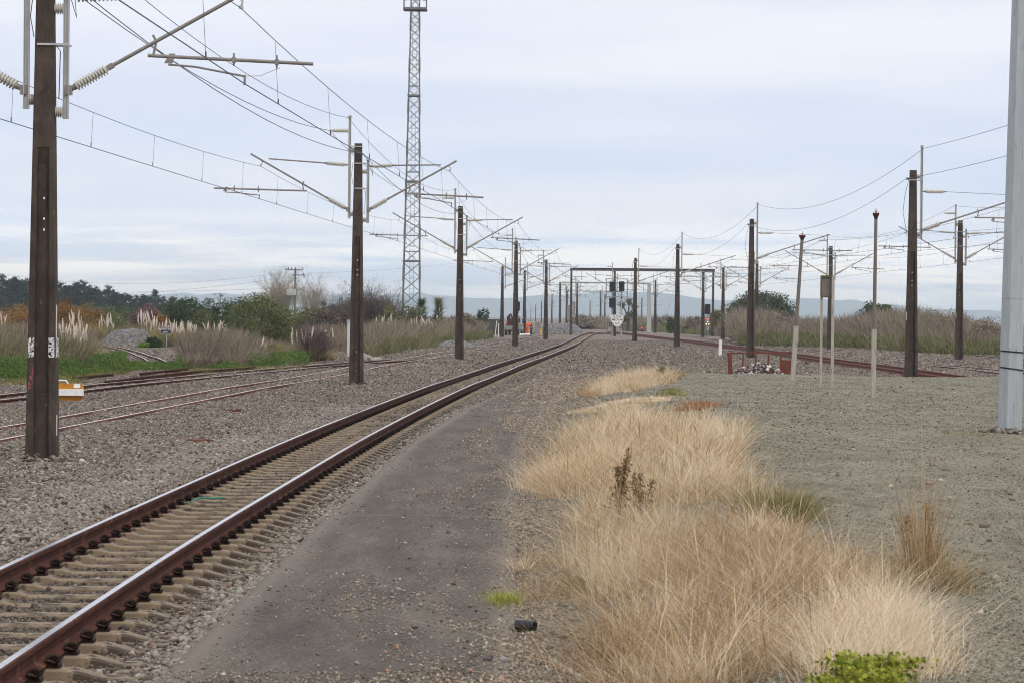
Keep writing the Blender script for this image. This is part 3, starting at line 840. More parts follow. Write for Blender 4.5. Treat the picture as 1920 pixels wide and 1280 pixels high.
far_m = [(941, 633, 499, S0, 'brown mast standing left of the flatbed truck deck'), (982.8, 626.5, 506.6, S0, 'brown mast standing at the orange track worker'),
         (1151.5, 627.5, 506.6, D0, 'brown mast carrying wires above the white speed board'), (1317.5, 631, 508, D0, 'brown mast just inside the right post of the dark portal beam'),
         (1034.5, 609, 551.6, S0, 'tiny mast left of the far grey stone pile'), (1015, 607, 565, S0, 'tiny mast second from the far grey stone pile'), (1004, 605, 573, S0, 'tiny mast third from the far grey stone pile'), (995, 604, 580, S0, 'tiny mast second to last in the row fading by the workers'), (987.5, 603, 585, S0, 'tiniest mast at the end of the row by the workers'),
         (1062, 612, 536.5, D0, 'dark far mast behind the grey stone pile, left of the portal post'), (1081.5, 612, 526, D0, 'dark far mast behind the stone pile, right of the portal post'), (1125.7, 619, 547, S0, 'slim far mast left of the speed board'), (1106, 608, 564, S0, 'thin pale-seen mast midway between stone pile and speed board'),
         (1228.2, 623, 525, D0, 'stout dark mast right of the pale concrete portal post'), (1203, 612, 560, S0, 'thin distant mast between the speed board mast and pale portal post'), (1133.7, 612, 552, S0, 'thin distant mast just left of the signal heads')]
Fm = [mast(p, spot(x, by, ty), t, GF) for x, by, ty, p, t in far_m]
# the nearest mast: painted band and red scribble on its flange faces
M['band'] = mat('chipped_white_band', (.7, .7, .68), (.55, .54, .52), 20, .7, c3=(.03, .025, .022), s3=30, t3=.5)
M['scribble'] = mat('red_scribble', (.05, .038, .034), (.06, .045, .04), 20, .8, c3=(.3, .07, .075), s3=11, t3=.55, stretch=(1, 1, .7))
b = B()
for s in (-1, 1):
    rings = []
    for h in (4.6 - .0, 4.6): pass
    z0, z1 = 1.54, 1.82
    w0, w1 = wpole(z0), wpole(z1)
    b.poly([(s * w0 * .52, -dpole(z0) - .004, z0), (s * (w0 - .012), -dpole(z0) - .004, z0), (s * (w1 - .012), -dpole(z1) - .004, z1), (s * w1 * .52, -dpole(z1) - .004, z1)], (0, .006, 0))
    b.box((s * (w0 + .002), 0, (z0 + z1) / 2), (.004, .22, z1 - z0))
    b.build('painted_band', M['band'], Lm[0]); b = B()
b = B(); z0, z1 = 1.08, 1.45; w0, w1 = wpole(z0), wpole(z1)
b.poly([(-w0 + .025, -dpole(z0) - .003, z0), (-w0 * .56, -dpole(z0) - .003, z0), (-w1 * .56, -dpole(z1) - .003, z1), (-w1 + .025, -dpole(z1) - .003, z1)], (0, .004, 0))
b.build('graffiti', M['scribble'], Lm[0])
b = B(); b.box((wpole(2.) + .004, -.05, 2.05), (.008, .05, .5)); b.build('number_strip', M['white'], Lm[0]); b = B(); b.box((wpole(.45) + .006, -.1, .55), (.008, .03, .3)); b.build('foot_strip', M['white'], Lm[0])
for m_ in (Rm[0], Sm[0]):
    b = B(); b.box((-wpole(2.2) - .006, -.1, 2.3), (.012, .05, .3)); b.build('number_plate', M['white'], m_)
b = B(); b.tube((-.35, -.1, 0), (-.3, -.1, 5.2), .05, .04); b.build('cable_pipe', M['galv'], Sm[2])

# ------------------------------------------------------------------ overhead wires
def wp(loc, x, z, h=POLE_H):
    s = h / HN; return Vector((loc[0] + x * s, loc[1], loc[2] + z * s))
def sagged(pts, sag, n=12, ref=50.):
    out = []
    for i_, (a, c) in enumerate(zip(pts[:-1], pts[1:])):
        L_ = (c - a).length; sg = (sag[min(i_, len(sag) - 1)] if hasattr(sag, '__len__') else sag) * (L_ / ref) ** 2
        for k in range(n):
            t = k / n; p = a.lerp(c, t); p.z -= 4 * sg * t * (1 - t); out.append(p)
    out.append(pts[-1]); return out
def wire(name, label, pts, sag, r=.008, parent=None, n=12):
    b = B(); b.path(sagged(pts, sag, n), r, 5); o = b.build(name, M['wire'], parent)
    if parent is None: tag(o, label, 'wire')
    return o
def catenary(label, spots, xc, zc, xm, zm, sag=.36, rc=.0085, rm=.007, nd=6, drop=True):
    r0 = thing('overhead_line', label, 'overhead line')
    cp = [wp(l, xc, zc) for l in spots]; mp = [wp(l, xm, zm) for l in spots]
    wire('contact_wire', '', cp, .02, rc, r0, 4); wire('messenger_wire', '', mp, sag, rm, r0)
    if drop:
        for a, c, e, f_ in zip(cp[:-1], cp[1:], mp[:-1], mp[1:]):
            if max(a.y, c.y) < 5: continue
            sg = sag * ((f_ - e).length / 50) ** 2
            for k in range(nd):
                t = (k + .5) / nd; p = a.lerp(c, t); q = e.lerp(f_, t); q.z -= 4 * sg * t * (1 - t)
                if p.y < 25 or p.y > 230: continue
                b = B(); b.tube(p, q, .0045, None, 4); b.tube(p, p + Vector((0, 0, .08)), .012, None, 5); b.build('dropper', M['wire'], r0)
    return r0
L0 = (-8.4, -8., 0.)
Lx = [L0] + Lspots + [spot(1081.5, 612, 526)]
catenary('contact and messenger wires over the polished main track', Lx, 2.92, 5.56, 2.86, 6.66)
catenary('contact and messenger wires over the half buried yard tracks', Lx, -3.08, 5.75, -3.04, 6.76)
wire('earth_wire', 'thin earth wire strung along the bar tops of the tall near masts', [wp(l, -.33, 8.3) for l in Lx], .75, .0075)
wire('feeder_wire', 'feeder wire ending on the cream insulators left of the tall near masts', [wp(l, -.92, 7.9) for l in Lx[:4]], .7, .009)
wire('earth_wire', 'earth wire clamped to the pole tops of the tall near masts', [wp(l, .14, 7.2) for l in Lx], .7, .009)
Rx = [(15.4, 52., 0.)] + Rspots + [spot(1125.7, 619, 547)]
catenary('contact and messenger wires over the red rusted track', Rx, 3.85, 5.45, 3.95, 6.4)
wire('earth_wire', 'sagging top wire between the bar tops above the red rusted track', [wp(l, .36, 8.28) for l in Rx], (.3, .95), .008)
wire('earth_wire', 'sagging wire clamped to the pole tops above the red rusted track', [wp(l, -.24, 7.2) for l in Rx], (.3, .95), .008)
Sx = [(28.5, 100., 0.)] + Sspots
catenary('wires on the left arms of the dark far yard masts', Sx, -3.08, 5.75, -3.04, 6.76)
catenary('wires on the right arms of the dark far yard masts', Sx, 2.92, 5.56, 2.86, 6.66)
wire('earth_wire', 'top wire between the dark far yard masts', [wp(l, -.33, 8.3) for l in Sx], .8, .008)

# ------------------------------------------------------------------ portals
def portal(label, Y, xl, xr, yb, bt, m_beam, posts, zb=0.):
    r0 = thing('wire_portal', label, 'portal'); a = at(xl, yb, Y); c = at(xr, yb, Y); zt = (a[2] + c[2]) / 2
    r0.location = (a[0], Y, 0)
    W = c[0] - a[0]
    b = B(); b.box((W / 2, 0, zt - bt / 2), (W + .3, .08, bt)); b.box((W / 2, .0, zt - .02), (W + .3, .25, .035)); b.box((W / 2, .0, zt - bt + .02), (W + .3, .25, .035))
    b.build('beam', m_beam, r0)
    for x, mm, w in posts:
        p = at(x, yb, Y)[0] - a[0]
        b = B(); b.loft([quad_ring(p, .02, w, w * .8, -.4, .02), quad_ring(p, .02, w * .72, w * .6, zt - bt - .002, .02)]); b.build('post', mm, r0)
    n = int(W / 2.2)
    for k in range(n):
        x = W * (k + .6 + .25 * math.sin(k * 5)) / n
        if x > W - .5: continue
        b = B(); b.box((x, 0, zt - bt - .4), (.05, .05, .8)); b.insul((x, -.0, zt - bt - .8), (x, -.0, zt - bt - 1.1), .03, .06, 5)
        b.tube((x, 0, zt - bt - 1.1), (x + (.9 if k % 2 else -.9), 0, zt - bt - 1.35), .02); b.build('drop_bracket', M['tube'], r0)
    return r0
M['darksteel'] = mat('dark_brown_steel', (.1, .085, .085), (.065, .05, .048), 4, .7, .2)
portal('dark brown steel portal spanning the tracks behind the speed board', 330, 1071, 1338, 503.6, .36, M['darksteel'], [(1071.5, M['pole'], .17), (1337.5, M['pole'], .17)])
portal('grey portal beam with one pale concrete post', 398, 1050, 1219, 529.5, .2, M['galv'], [(1050.5, M['pole'], .2), (1217.5, M['greyconc'], .36)])
portal('lighter far portal glimpsed between the signal heads', 520, 1063, 1166, 545.5, .16, M['galv'], [(1063.5, M['pole'], .2), (1165.5, M['pole'], .2)])
for k, (x0, x1, y0, y1, lab) in enumerate([(1063, 1070.5, 573, 600, 'grey equipment box hung on the far mast left of the portal post'), (1073.5, 1078.5, 567, 592, 'grey equipment box hung on the far mast right of the portal post')]):
    a, c = at(x0, y0, 427), at(x1, y1, 427)
    b = B(); b.box((0, 0, 0), (c[0] - a[0], .5, a[2] - c[2])); b.box((0, -.26, 0), (c[0] - a[0] - .1, .02, a[2] - c[2] - .1)); b.box((0, 0, (a[2] - c[2]) / 2 + .04), (c[0] - a[0] + .1, .6, .08))
    tag(b.build('equipment_box', M['tube'], None, False, ((a[0] + c[0]) / 2, 426.5, (a[2] + c[2]) / 2)), lab, 'box', 'boxes on far masts')

# ------------------------------------------------------------------ signals
M['lens_dark'] = mat('dark_lens', (.015, .015, .02), (.03, .03, .035), 3, .15, spec=.6)
M['red_lamp'] = emit_mat('lit_red_lamp', (1, .05, .06), 1.6)
M['amber'] = emit_mat('lit_warm_lamp', (1, .75, .45), 1.0)
M['signpost'] = mat('grey_post', (.3, .3, .3), (.2, .2, .2), 4, .7)
def head(root, x, z, w=.66, h=1.15, y=-.25, lenses=3):
    b = B()
    b.poly([(x - w / 2 + .08, y, z - h / 2), (x + w / 2 - .08, y, z - h / 2), (x + w / 2, y, z - h / 2 + .08), (x + w / 2, y, z + h / 2 - .08), (x + w / 2 - .08, y, z + h / 2), (x - w / 2 + .08, y, z + h / 2), (x - w / 2, y, z + h / 2 - .08), (x - w / 2, y, z - h / 2 + .08)], (0, .03, 0))
    b.box((x, y + .14, z), (w * .55, .22, h * .8))
    o = b.build('signal_head', M['black'], root)
    for k in range(lenses):
        zz = z + h * .3 - k * h * .3
        b = B(); n = 10
        r_ = [[(x + .1 * math.cos(math.pi * j / n), yy, zz + .1 * math.sin(math.pi * j / n)) for j in range(n + 1)] for yy in (y - .22, y)]
        r2 = [[(x + .085 * math.cos(math.pi * j / n), yy, zz + .085 * math.sin(math.pi * j / n)) for j in range(n + 1)] for yy in (y, y - .22)]
        vs = r_[0] + r_[1] + r2[0] + r2[1]; q = n + 1; fs = []
        for a_, c_ in ((0, 1), (1, 2), (2, 3), (3, 0)):
            for j in range(n): fs.append((a_ * q + j, a_ * q + j + 1, c_ * q + j + 1, c_ * q + j))
        b.add(vs, fs); b.build('hood', M['black'], o)
        b = B(); b.lathe((x, y - .02, zz), (x, y + .001, zz), [(0, .05), (.5, .085), (1, .085)], 12); b.build('lens', M['lens_dark'], o, True)
    return o
YS = 310.
def sxz(px, py, Y=YS): p = at(px, py, Y); return p[0], p[2]
gA = at(1147.3, 627, YS)
r0 = thing('railway_signal', 'signal post with two black heads, one above the other, left of the speed board top', 'signal', (gA[0], YS, 0))
def rel(px, py, ox, Y=YS): p = at(px, py, Y); return p[0] - ox, p[2]
x, z = rel(1147.7, 537.7, gA[0]); head(r0, x, z, y=-.45); x2, z2 = rel(1147.1, 568, gA[0]); head(r0, x2, z2, y=-.45)
b = B(); b.tube((0, 0, -.3), (0, 0, z + .3), .075, .06); b.box((0, -.15, .12), (.35, .35, .24)); b.box((x, -.2, z - .72), (.2, .2, .25)); b.box((x2, -.2, z2 - .72), (.2, .2, .3)); b.build('post', M['signpost'], r0)
b = B()
fx0, fz0 = rel(1136.5, 561, gA[0]); fx1, fz1 = rel(1176.6, 523.5, gA[0])
for xx in (fx0, fx1): b.box((xx, .25, (fz0 + fz1) / 2), (.12, .06, fz1 - fz0))
for zz in (fz1, (fz0 * .35 + fz1 * .65) * 0 + fz0 + (fz1 - fz0) * .36, fz0 + .25): b.box(((fx0 + fx1) / 2, .19, zz), (fx1 - fx0, .05, .09))
b.build('cage_frame', M['signpost'], r0)
xb, zb = rel(1144.8, 609, gA[0]); b = B(); b.box((xb, -.2, zb), (.36, .16, .42)); b.box((xb, -.12, zb + .23), (.42, .25, .04)); o = b.build('marker_box', M['black'], r0)
def text(s, size, m_, parent, loc, name='lettering', ext=.004, sx=1.):
    cu = bpy.data.curves.new(name, 'FONT'); cu.body = s; cu.size = size; cu.align_x = 'CENTER'; cu.align_y = 'CENTER'; cu.extrude = ext; cu.offset = size * .006
    o = bpy.data.objects.new(name, cu); COL.objects.link(o); o.parent = parent; cu.materials.append(m_)
    me = bpy.data.meshes.new_from_object(o.evaluated_get(bpy.context.evaluated_depsgraph_get())); bpy.data.objects.remove(o); me.materials.clear(); me.materials.append(m_)
    o = bpy.data.objects.new(name, me); COL.objects.link(o); o.parent = parent
    o.location = loc; o.rotation_euler = (R(90), 0, 0); o.scale = (sx, 1, 1); return o
text('A', .3, M['white'], r0, (xb, -.285, zb))
gB = at(1164.5, 627, YS)
r0 = thing('railway_signal', 'signal post with a single black head and small red lamp, right of the double-headed one', 'signal', (gB[0], YS, 0))
x, z = rel(1165.5, 537.2, gB[0]); head(r0, x, z, y=-.3)
b = B(); b.tube((0, 0, -.3), (0, 0, z - .5), .085, .07); b.box((x, -.1, z - .72), (.2, .2, .22)); b.box((0, 0, z - 3.2), (.5, .3, .12)); b.build('post', M['greyconc'], r0)
x, z = rel(1165.4, 557.5, gB[0]); b = B(); b.lathe((x, -.16, z), (x, -.1, z), [(0, .05), (.4, .09), (1, .09)], 10); b.build('lens', M['rust_red'], r0, True)
xb, zb = rel(1164, 612.5, gB[0]); b = B(); b.box((xb, -.2, zb), (.36, .16, .42)); b.box((xb, -.12, zb + .23), (.42, .25, .04)); b.build('marker_box', M['black'], r0)
text('A', .3, M['white'], r0, (xb, -.285, zb))
# shield shaped speed board
gS = at(1157.4, 601, YS - 1.2)
r0 = thing('speed_board', 'white shield shaped board reading SLOW MEDIUM 60', 'sign', (gS[0], YS - 1.2, 0))
zt = at(1157, 590.5, YS - 1.2)[2]; zl = at(1157, 611.8, YS - 1.2)[2]; Hs = zt - zl; w = .71
b = B(); b.poly([(-w, 0, zt), (-w, 0, zt - Hs * .5), (-.27, 0, zl), (.27, 0, zl), (w, 0, zt - Hs * .5), (w, 0, zt)], (0, .03, 0)); b.build('board', M['white'], r0)
b = B(); b.box((-.5, .09, zt * .5 - .1), (.07, .07, zt)); b.box((.45, .09, zt * .5 - .1), (.07, .07, zt)); b.build('post', M['signpost'], r0)
for s, zz, sz in (('SLOW', .83, .36), ('MEDIUM', .57, .33), ('6 0', .24, .38)):
    text(s, sz, M['black'], r0, (0, -.008, zl + Hs * zz))
Yh = 232.
gD = at(970.3, 640, Yh); r0 = thing('railway_signal', 'black signal head half hidden behind the mast in front of the truck', 'signal', (gD[0], Yh, 0))
x, z = rel(971.2, 574.5, gD[0], Yh); head(r0, x, z, .34, .84, -.2)
b = B(); b.tube((0, .05, -.3), (0, .05, z), .06, .05); b.box((0, -.02, z - .5), (.2, .2, .25)); b.build('post', M['signpost'], r0)
# signal near the portal, with lit lamps
Yq = 300.
gC = at(1323.5, 631, Yq)
r0 = thing('railway_signal', 'black headed signal with red and warm lit lamps on its post, by the dark portal', 'signal', (gC[0], Yq, 0))
x, z = rel(1326.5, 580, gC[0], Yq); head(r0, x, z, .66, 1.15, -.2)
b = B(); b.tube((.22, 0, -.3), (.18, 0, z), .05); b.tube((-.12, 0, -.3), (-.12, 0, z - .3), .025); b.box((.2, -.08, z - .75), (.16, .16, .3)); b.box((.2, -.1, 1.05), (.3, .2, .5)); b.build('post', M['signpost'], r0)
x, z = rel(1326.5, 598.5, gC[0], Yq); b = B(); b.lathe((x, -.2, z), (x, -.1, z), [(0, .06), (.4, .1), (1, .1)], 10); b.build('lamp', M['red_lamp'], r0, True)
x, z = rel(1326.5, 605.5, gC[0], Yq)
b = B(); b.poly([(x - .2, -.15, z - .2), (x + .2, -.15, z - .2), (x, -.15, z + .22)], (0, .1, 0)); b.build('lamp_housing', M['black'], r0)
for dx, dz in ((-.14, -.14), (.14, -.14), (0, .12)):
    b = B(); b.lathe((x + dx, -.2, z + dz), (x + dx, -.14, z + dz), [(0, .04), (.4, .075), (1, .075)], 8); b.build('lamp', M['amber'], r0, True)
def dwarf(px, py, base, lab):
    p = gp(px, base); Y = p[1]
    r0 = thing('dwarf_signal', lab, 'signal', (p[0], Y, 0)); z = at(px, py, Y)[2]
    b = B(); b.tube((.0, 0, -.2), (.0, 0, z - .1), .05); b.box((.0, 0, .1), (.4, .3, .2)); b.box((0, .08, z), (.34, .1, .42)); b.box((.02, .0, z * .5), (.2, .16, .45)); b.build('post', M['black'], r0)
    b = B(); b.lathe((0, -.12, z), (0, .03, z), [(0, .07), (.3, .105), (1, .105)], 12); b.build('lamp', M['red_lamp'], r0, True)
dwarf(1425.7, 616, 633, 'low black signal with a glowing red lamp in front of the brown brush')
dwarf(1203.7, 615.3, 622, 'small red lamp glowing low beside the pale portal post')
# ------------------------------------------------------------------ signs, posts and small trackside things
p = gp(312, 652); r0 = thing('shunting_sign', 'black sign with white words SHUNTING LIMIT in the pampas', 'sign', tuple(p))
z = at(310.3, 620.2, p[1])[2] - p[2]; u = p[1] / FPX
b = B(); b.box((-.06, 0, z), (19.4 * u, .02, 12 * u)); b.build('board', M['black'], r0)
b = B(); b.box((0, .05, z * .5), (.07, .06, z + .3)); b.build('post', M['signpost'], r0)
text('SHUNTING', 4.9 * u, M['white'], r0, (-.06, -.014, z + 2.9 * u)); text('LIMIT', 4.9 * u, M['white'], r0, (-.06, -.014, z - 2.6 * u))
b = B(); W_, H_ = 19.4 * u, 12 * u
for s in (-1, 1): b.box((-.06, -.012, z + s * (H_ / 2 - .012)), (W_, .006, .008)); b.box((-.06 + s * (W_ / 2 - .012), -.0125, z), (.008, .006, H_ - .04))
b.build('border', M['white'], r0)
# big octagonal steel pole
gpole = gp(1893, 811); Yp = gpole[1]; u = Yp / FPX
r0 = thing('steel_lighting_pole', 'thick smooth galvanised steel pole with two dark straps, standing on the gravel bed', 'pole', tuple(gpole)); r0.rotation_euler = (0, R(.72), 0)
M['steelpole'] = mat('galvanised_pole', (.39, .415, .43), (.29, .315, .33), 2.2, .5, .12, stretch=(5, 5, .6), bump=.05, c3=(.23, .24, .235), s3=4, t3=.62)
b = B(); rings = []
for h in (-.3, 12):
    rr = .197 - .0093 * h; rings.append([(rr * 1.04 * math.cos(math.pi / 8 + k * math.pi / 4), rr * 1.04 * math.sin(math.pi / 8 + k * math.pi / 4), h) for k in range(8)])
b.loft(rings); b.build('shaft', M['steelpole'], r0)
for py, tilt in ((659, 2), (690.7, 4)):
    z = at(1893, py, Yp)[2] - gpole[2]; rr = .197 - .0093 * z + .006
    b = B(); b.loft([[(rr * 1.045 * math.cos(math.pi / 8 + k * math.pi / 4), rr * 1.045 * math.sin(math.pi / 8 + k * math.pi / 4), z + dz - .006 * math.cos(math.pi / 8 + k * math.pi / 4) * tilt) for k in range(8)] for dz in (-.012, .012)]); b.build('strap', M['black'], r0)
z = at(1893, 560.7, Yp)[2] - gpole[2]; rr = .197 - .0093 * z + .002
b = B(); b.loft([[(rr * 1.042 * math.cos(math.pi / 8 + k * math.pi / 4), rr * 1.042 * math.sin(math.pi / 8 + k * math.pi / 4), z + dz) for k in range(8)] for dz in (-.006, .006)]); b.build('seam_ring', M['signpost'], r0)
# two slim posts with funnel tops
M['palewood'] = mat('weathered_pale_post', (.4, .37, .32), (.27, .245, .21), 5, .9, c3=(.15, .15, .14), s3=5, t3=.62, stretch=(3, 3, .6), bump=.2)
M['greywood'] = mat('weathered_grey_wood', (.2, .17, .15), (.115, .098, .088), 4, .9, stretch=(4, 4, .5), bump=.2)
def funnel(px, by, jy, ty, tx, lab):
    g = gp(px, by); Y = g[1]; r0 = thing('funnel_post', lab, 'post', tuple(g)); t = at(tx, ty, Y); z1 = at(px, jy, Y)[2] - g[2]; z2 = t[2] - g[2]
    dx = (t[0] - g[0]) / z2; r0.rotation_euler = (0, math.atan(dx), 0); u = Y / FPX
    b = B(); b.loft([quad_ring(0, 0, 4.2 * u, .06, -.2, .01), quad_ring(0, 0, 4.4 * u, .06, z1, .01)]); b.build('lower_post', M['palewood'], r0)
    b = B(); b.lathe((0, .0, z1 - .0), (0, 0, z2 - .14), [(0, 3.6 * u), (1, 3.0 * u)], 12); b.build('upper_pipe', M['greywood'], r0, True)
    b = B(); b.lathe((0, 0, z2 - .14), (0, 0, z2), [(0, 3.1 * u), (.55, 4.6 * u), (.6, 6.2 * u), (1, 6.4 * u)], 12)
    for a_ in range(4): b.lathe((5 * u * math.cos(a_ * 1.57), 5 * u * math.sin(a_ * 1.57), z2), (3.5 * u * math.cos(a_ * 1.57), 3.5 * u * math.sin(a_ * 1.57), z2 + .04), [(0, .006), (1, .004)], 5)
    b.build('funnel_cap', M['rust'], r0); b = B(); b.lathe((0, 0, z2), (0, 0, z2 + .13), [(0, .02), (.5, .035), (.6, .015), (1, .008)], 8); b.build('finial', M['insul'], r0)
funnel(1486, 713, 611, 441, 1504.5, 'leaning slim post with a funnel top beside the rusty fence')
funnel(1637, 746, 617, 400, 1642.5, 'upright slim post with a funnel top, taller in front of the single-armed mast')
# small weathered board on two posts
g = gp(1550, 727); Y = g[1]; u = Y / FPX
r0 = thing('notice_board', 'small weathered wooden notice board on two thin pale posts', 'notice board', tuple(g))
zt = at(1550, 517, Y)[2] - g[2]; zb = at(1550, 558, Y)[2] - g[2]
b = B(); b.box((-10.5 * u, .1, zb / 2 - .1), (4.4 * u, .05, zb + .2)); b.build('post', M['palewood'], r0)
b = B(); b.box((9.5 * u, -.06, zt / 2 - .1), (5.2 * u, .06, zt + .2)); b.build('post', M['palewood'], r0)
b = B(); b.box((-1.8 * u, .06, (zt + zb) / 2), (21 * u, .03, zt - zb - .02)); b.build('panel', M['greywood'], r0)
b = B()
M['mossy'] = mat('mossy_wood', (.12, .1, .05), (.09, .07, .05), 9, .95, c3=(.16, .15, .04), s3=12, t3=.55)
for zz in (zt - .02, zb + .02): b.box((-1.8 * u, .03, zz), (23 * u, .05, .05))
for s in (-1, 1): b.box((-1.8 * u + s * 10.6 * u, .03, (zt + zb) / 2), (.035, .045, zt - zb - .09))
b.build('frame', M['mossy'], r0)
# white kilometre posts
def km(px, by, ty, w, lab, dome=False):
    Y = gp(px, by)[1]; g = at(px, by, Y); h = (by - ty) * Y / FPX; ww = w * Y / FPX
    r0 = thing('marker_post', lab, 'post', (g[0], Y, g[2]))
    if dome:
        b = B(); b.lathe((0, 0, -.1), (0, 0, h), [(0, ww / 2), (.8, ww / 2), (.9, ww * .4), (1, ww * .2)], 12); b.build('body', M['white'], r0, True)
    else:
        b = B(); b.loft([quad_ring(0, 0, ww / 2, ww / 2, -.2, .01), quad_ring(.02, 0, ww / 2, ww / 2, h, .01)]); b.build('body', M['white'], r0)
        b = B()
        for k in range(3): b.box((ww * .5 + .006, -.0, h * .45 + k * .15), (.006, .09, .08))
        b.build('numerals', M['black'], r0)
km(1350, 667, 637, 5.6, 'white marker post with dark numerals beside the rusty fence'); km(1344.5, 630, 620, 4, 'squat white post with a rounded top at the far portal foot', True)
km(1183.5, 617, 608, 3, 'little white stump in the far grass behind the speed board', True)
g = gp(1447, 635); r0 = thing('small_sign', 'small grey sign seen from behind in front of the brown brush', 'sign', tuple(g)); u = g[1] / FPX
b = B(); b.box((0, 0, 10 * u), (.09, .09, 22 * u)); b.build('post', M['signpost'], r0); b = B(); b.box((0, -.06, 23 * u), (4.4 * u, .03, 6 * u)); b.build('plate', M['greywood'], r0)
g = gp(1362, 626); r0 = thing('stay_rod', 'thin white guard rod slanting beside the far yard mast', 'rod', tuple(g)); u = g[1] / FPX
b = B(); b.tube((1.2 * u, 0, 0), (-1.5 * u, 0, 37 * u), .07, .05); b.tube((-1.5 * u, 0, 37 * u), (-3.0 * u, 0, 70 * u), .02); b.build('rod', M['white'], r0)
# rusty fence made of old rail, with a heap of scrap under it
Yf = 92.3; u = Yf / FPX; xa0 = at(1369, 690, Yf)[0]; r0 = thing('rail_fence', 'low rusty fence of old rail with hanging bars', 'fence', (xa0, Yf, 0))
zt = at(1369, 660.5, Yf)[2]; Wf = 115 * u
b = B(); b.loft([quad_ring(.05, 0, .075, .06, -.3), quad_ring(-.03, 0, .075, .06, zt - .06)]); b.build('post', M['rust_red'], r0)
b = B(); b.poly([(-.12, 0, zt - .06), (Wf, 0, zt + .0), (Wf, 0, zt + .05), (-.12, 0, zt + .0)], (0, .09, 0)); b.tube((.05, .04, zt - .02), (.05, .04, zt + .07), .02); b.tube((Wf - .05, .04, zt), (Wf - .05, .04, zt + .13), .02); b.build('top_rail', M['rust_red'], r0)
for x in (24, 48, 71.5, 95):
    b = B(); b.box((x * u, .04, zt / 2 - .1 + .02), (.05, .04, zt + .05)); b.build('hanging_bar', M['rust_red'], r0)
b = B(); b.box((107 * u, .05, .4), (22 * u, .02, .75)); b.build('sheet_panel', M['rust_red'], r0)
n = 700; x = rng.normal(0, 1, n) * .42; yv = rng.normal(0, .35, n); rr = np.clip(1 - np.abs(x) / 1.15, 0, 1); P = np.stack([x * 1.05 + at(1425, 690, 91.6)[0], 92.0 + yv, .05 + rng.random(n) * .62 * rr ** .6], 1)
M['scrap'] = rnd_mat('scrap_stone', [(0, (.05, .02, .015)), (.3, (.14, .05, .035)), (.5, (.1, .09, .085)), (.75, (.45, .43, .41)), (1, (.65, .64, .62))], .8)
o = stones('scrap_heap', P, rng.uniform(.035, .085, n), M['scrap']); tag(o, 'low heap of white stones and rusty scrap under the rail fence', 'heap', None, 'stuff')
# yellow and white trackside stop board behind the nearest mast
g = gp(136, 752); u = g[1] / FPX; r0 = thing('stop_board', 'ochre board with a white beam across it, half hidden by the nearest mast', 'board', (g[0] - .12, g[1], g[2]))
M['ochre'] = mat('ochre_paint', (.52, .21, .015), (.4, .15, .012), 6, .6, c3=(.3, .12, .02), s3=10, t3=.62)
z0, z1 = .0, 34 * u; wl, wr = -40 * u, 30 * u
b = B(); b.poly([(wl, 0, z0 + .02), (wr - .09, 0, z0 + .02), (wr, 0, z0 + .1), (wr, 0, z1 - .1), (wr - .09, 0, z1), (wl, 0, z1)], (0, .03, 0)); b.build('board', M['ochre'], r0)
b = B(); b.box(((wl + wr) / 2, -.06, 17.5 * u), (wr - wl, .1, 12.5 * u)); b.build('beam', M['white'], r0)
b = B(); b.box((17 * u, -.006, 29.5 * u), (12 * u, .008, 7.5 * u)); b.build('sticker', M['white'], r0)
b = B(); b.path([(-22 * u, -.03, z1 - .02), (-19 * u, -.03, z1 + .055), (-14 * u, -.03, z1 + .075), (-3 * u, -.03, z1 + .07), (1 * u, -.03, z1 - .02)], .02, 8); b.build('handle', M['white'], r0, True)
# pale cabinet, yellow box post, tilted concrete block, teal box
g = gp(660, 668); u = g[1] / FPX; hh = 70 * u; r0 = thing('trackside_cabinet', 'tall pale grey cabinet half hidden by the second mast', 'cabinet', tuple(g))
M['cabinet'] = mat('pale_grey_paint', (.5, .51, .5), (.44, .45, .44), 3, .6, c3=(.2, .19, .17), s3=7, t3=.7)
b = B(); b.box((0, 0, hh / 2 - .1), (18 * u, .45, hh)); b.build('body', M['cabinet'], r0); b = B(); b.box((0, -.02, hh - .08), (20 * u, .52, .05)); b.build('lid', M['cabinet'], r0)
b = B(); b.box((-.05, -.232, hh * .48), (14 * u, .012, hh * .86)); b.build('door', M['cabinet'], r0)
g = gp(612, 674); u = g[1] / FPX; r0 = thing('post_box', 'slim grey post with a yellow fronted box near its top', 'post', tuple(g))
b = B(); b.tube((1.2 * u, 0, -.2), (-1.3 * u, 0, 52 * u), .05, .045); b.build('post', M['greyconc'], r0); b = B(); b.tube((-1.3 * u, 0, 52 * u), (-1.3 * u, 0, 54.5 * u), .055); b.build('cap', M['white'], r0)
b = B(); b.box((3.2 * u, -.02, 45 * u), (5 * u, .1, 12 * u)); b.box((3.2 * u, -.04, 50.8 * u), (5.6 * u, .16, .03)); o = b.build('box', M['signpost'], r0)
M['yellow'] = mat('yellow_label', (.6, .38, .06), (.5, .3, .05), 8, .6); b = B(); b.box((3.2 * u, -.075, 44.5 * u), (4 * u, .012, 7 * u)); b.build('label_plate', M['yellow'], o)
g = gp(688, 676); u = g[1] / FPX
b = B(); rt = Matrix.Rotation(R(24), 3, 'Y') @ Matrix.Rotation(R(25), 3, 'Z')
b.box((-.1, 0, .2), (24 * u, .35, .28), rt); b.box((.14, -.14, .16), (7 * u, .1, .05), rt); o = b.build('concrete_block', M['greyconc'], None, False, tuple(g)); tag(o, 'tilted grey concrete block lying beside the siding rail', 'concrete block')
g = gp(706, 676)
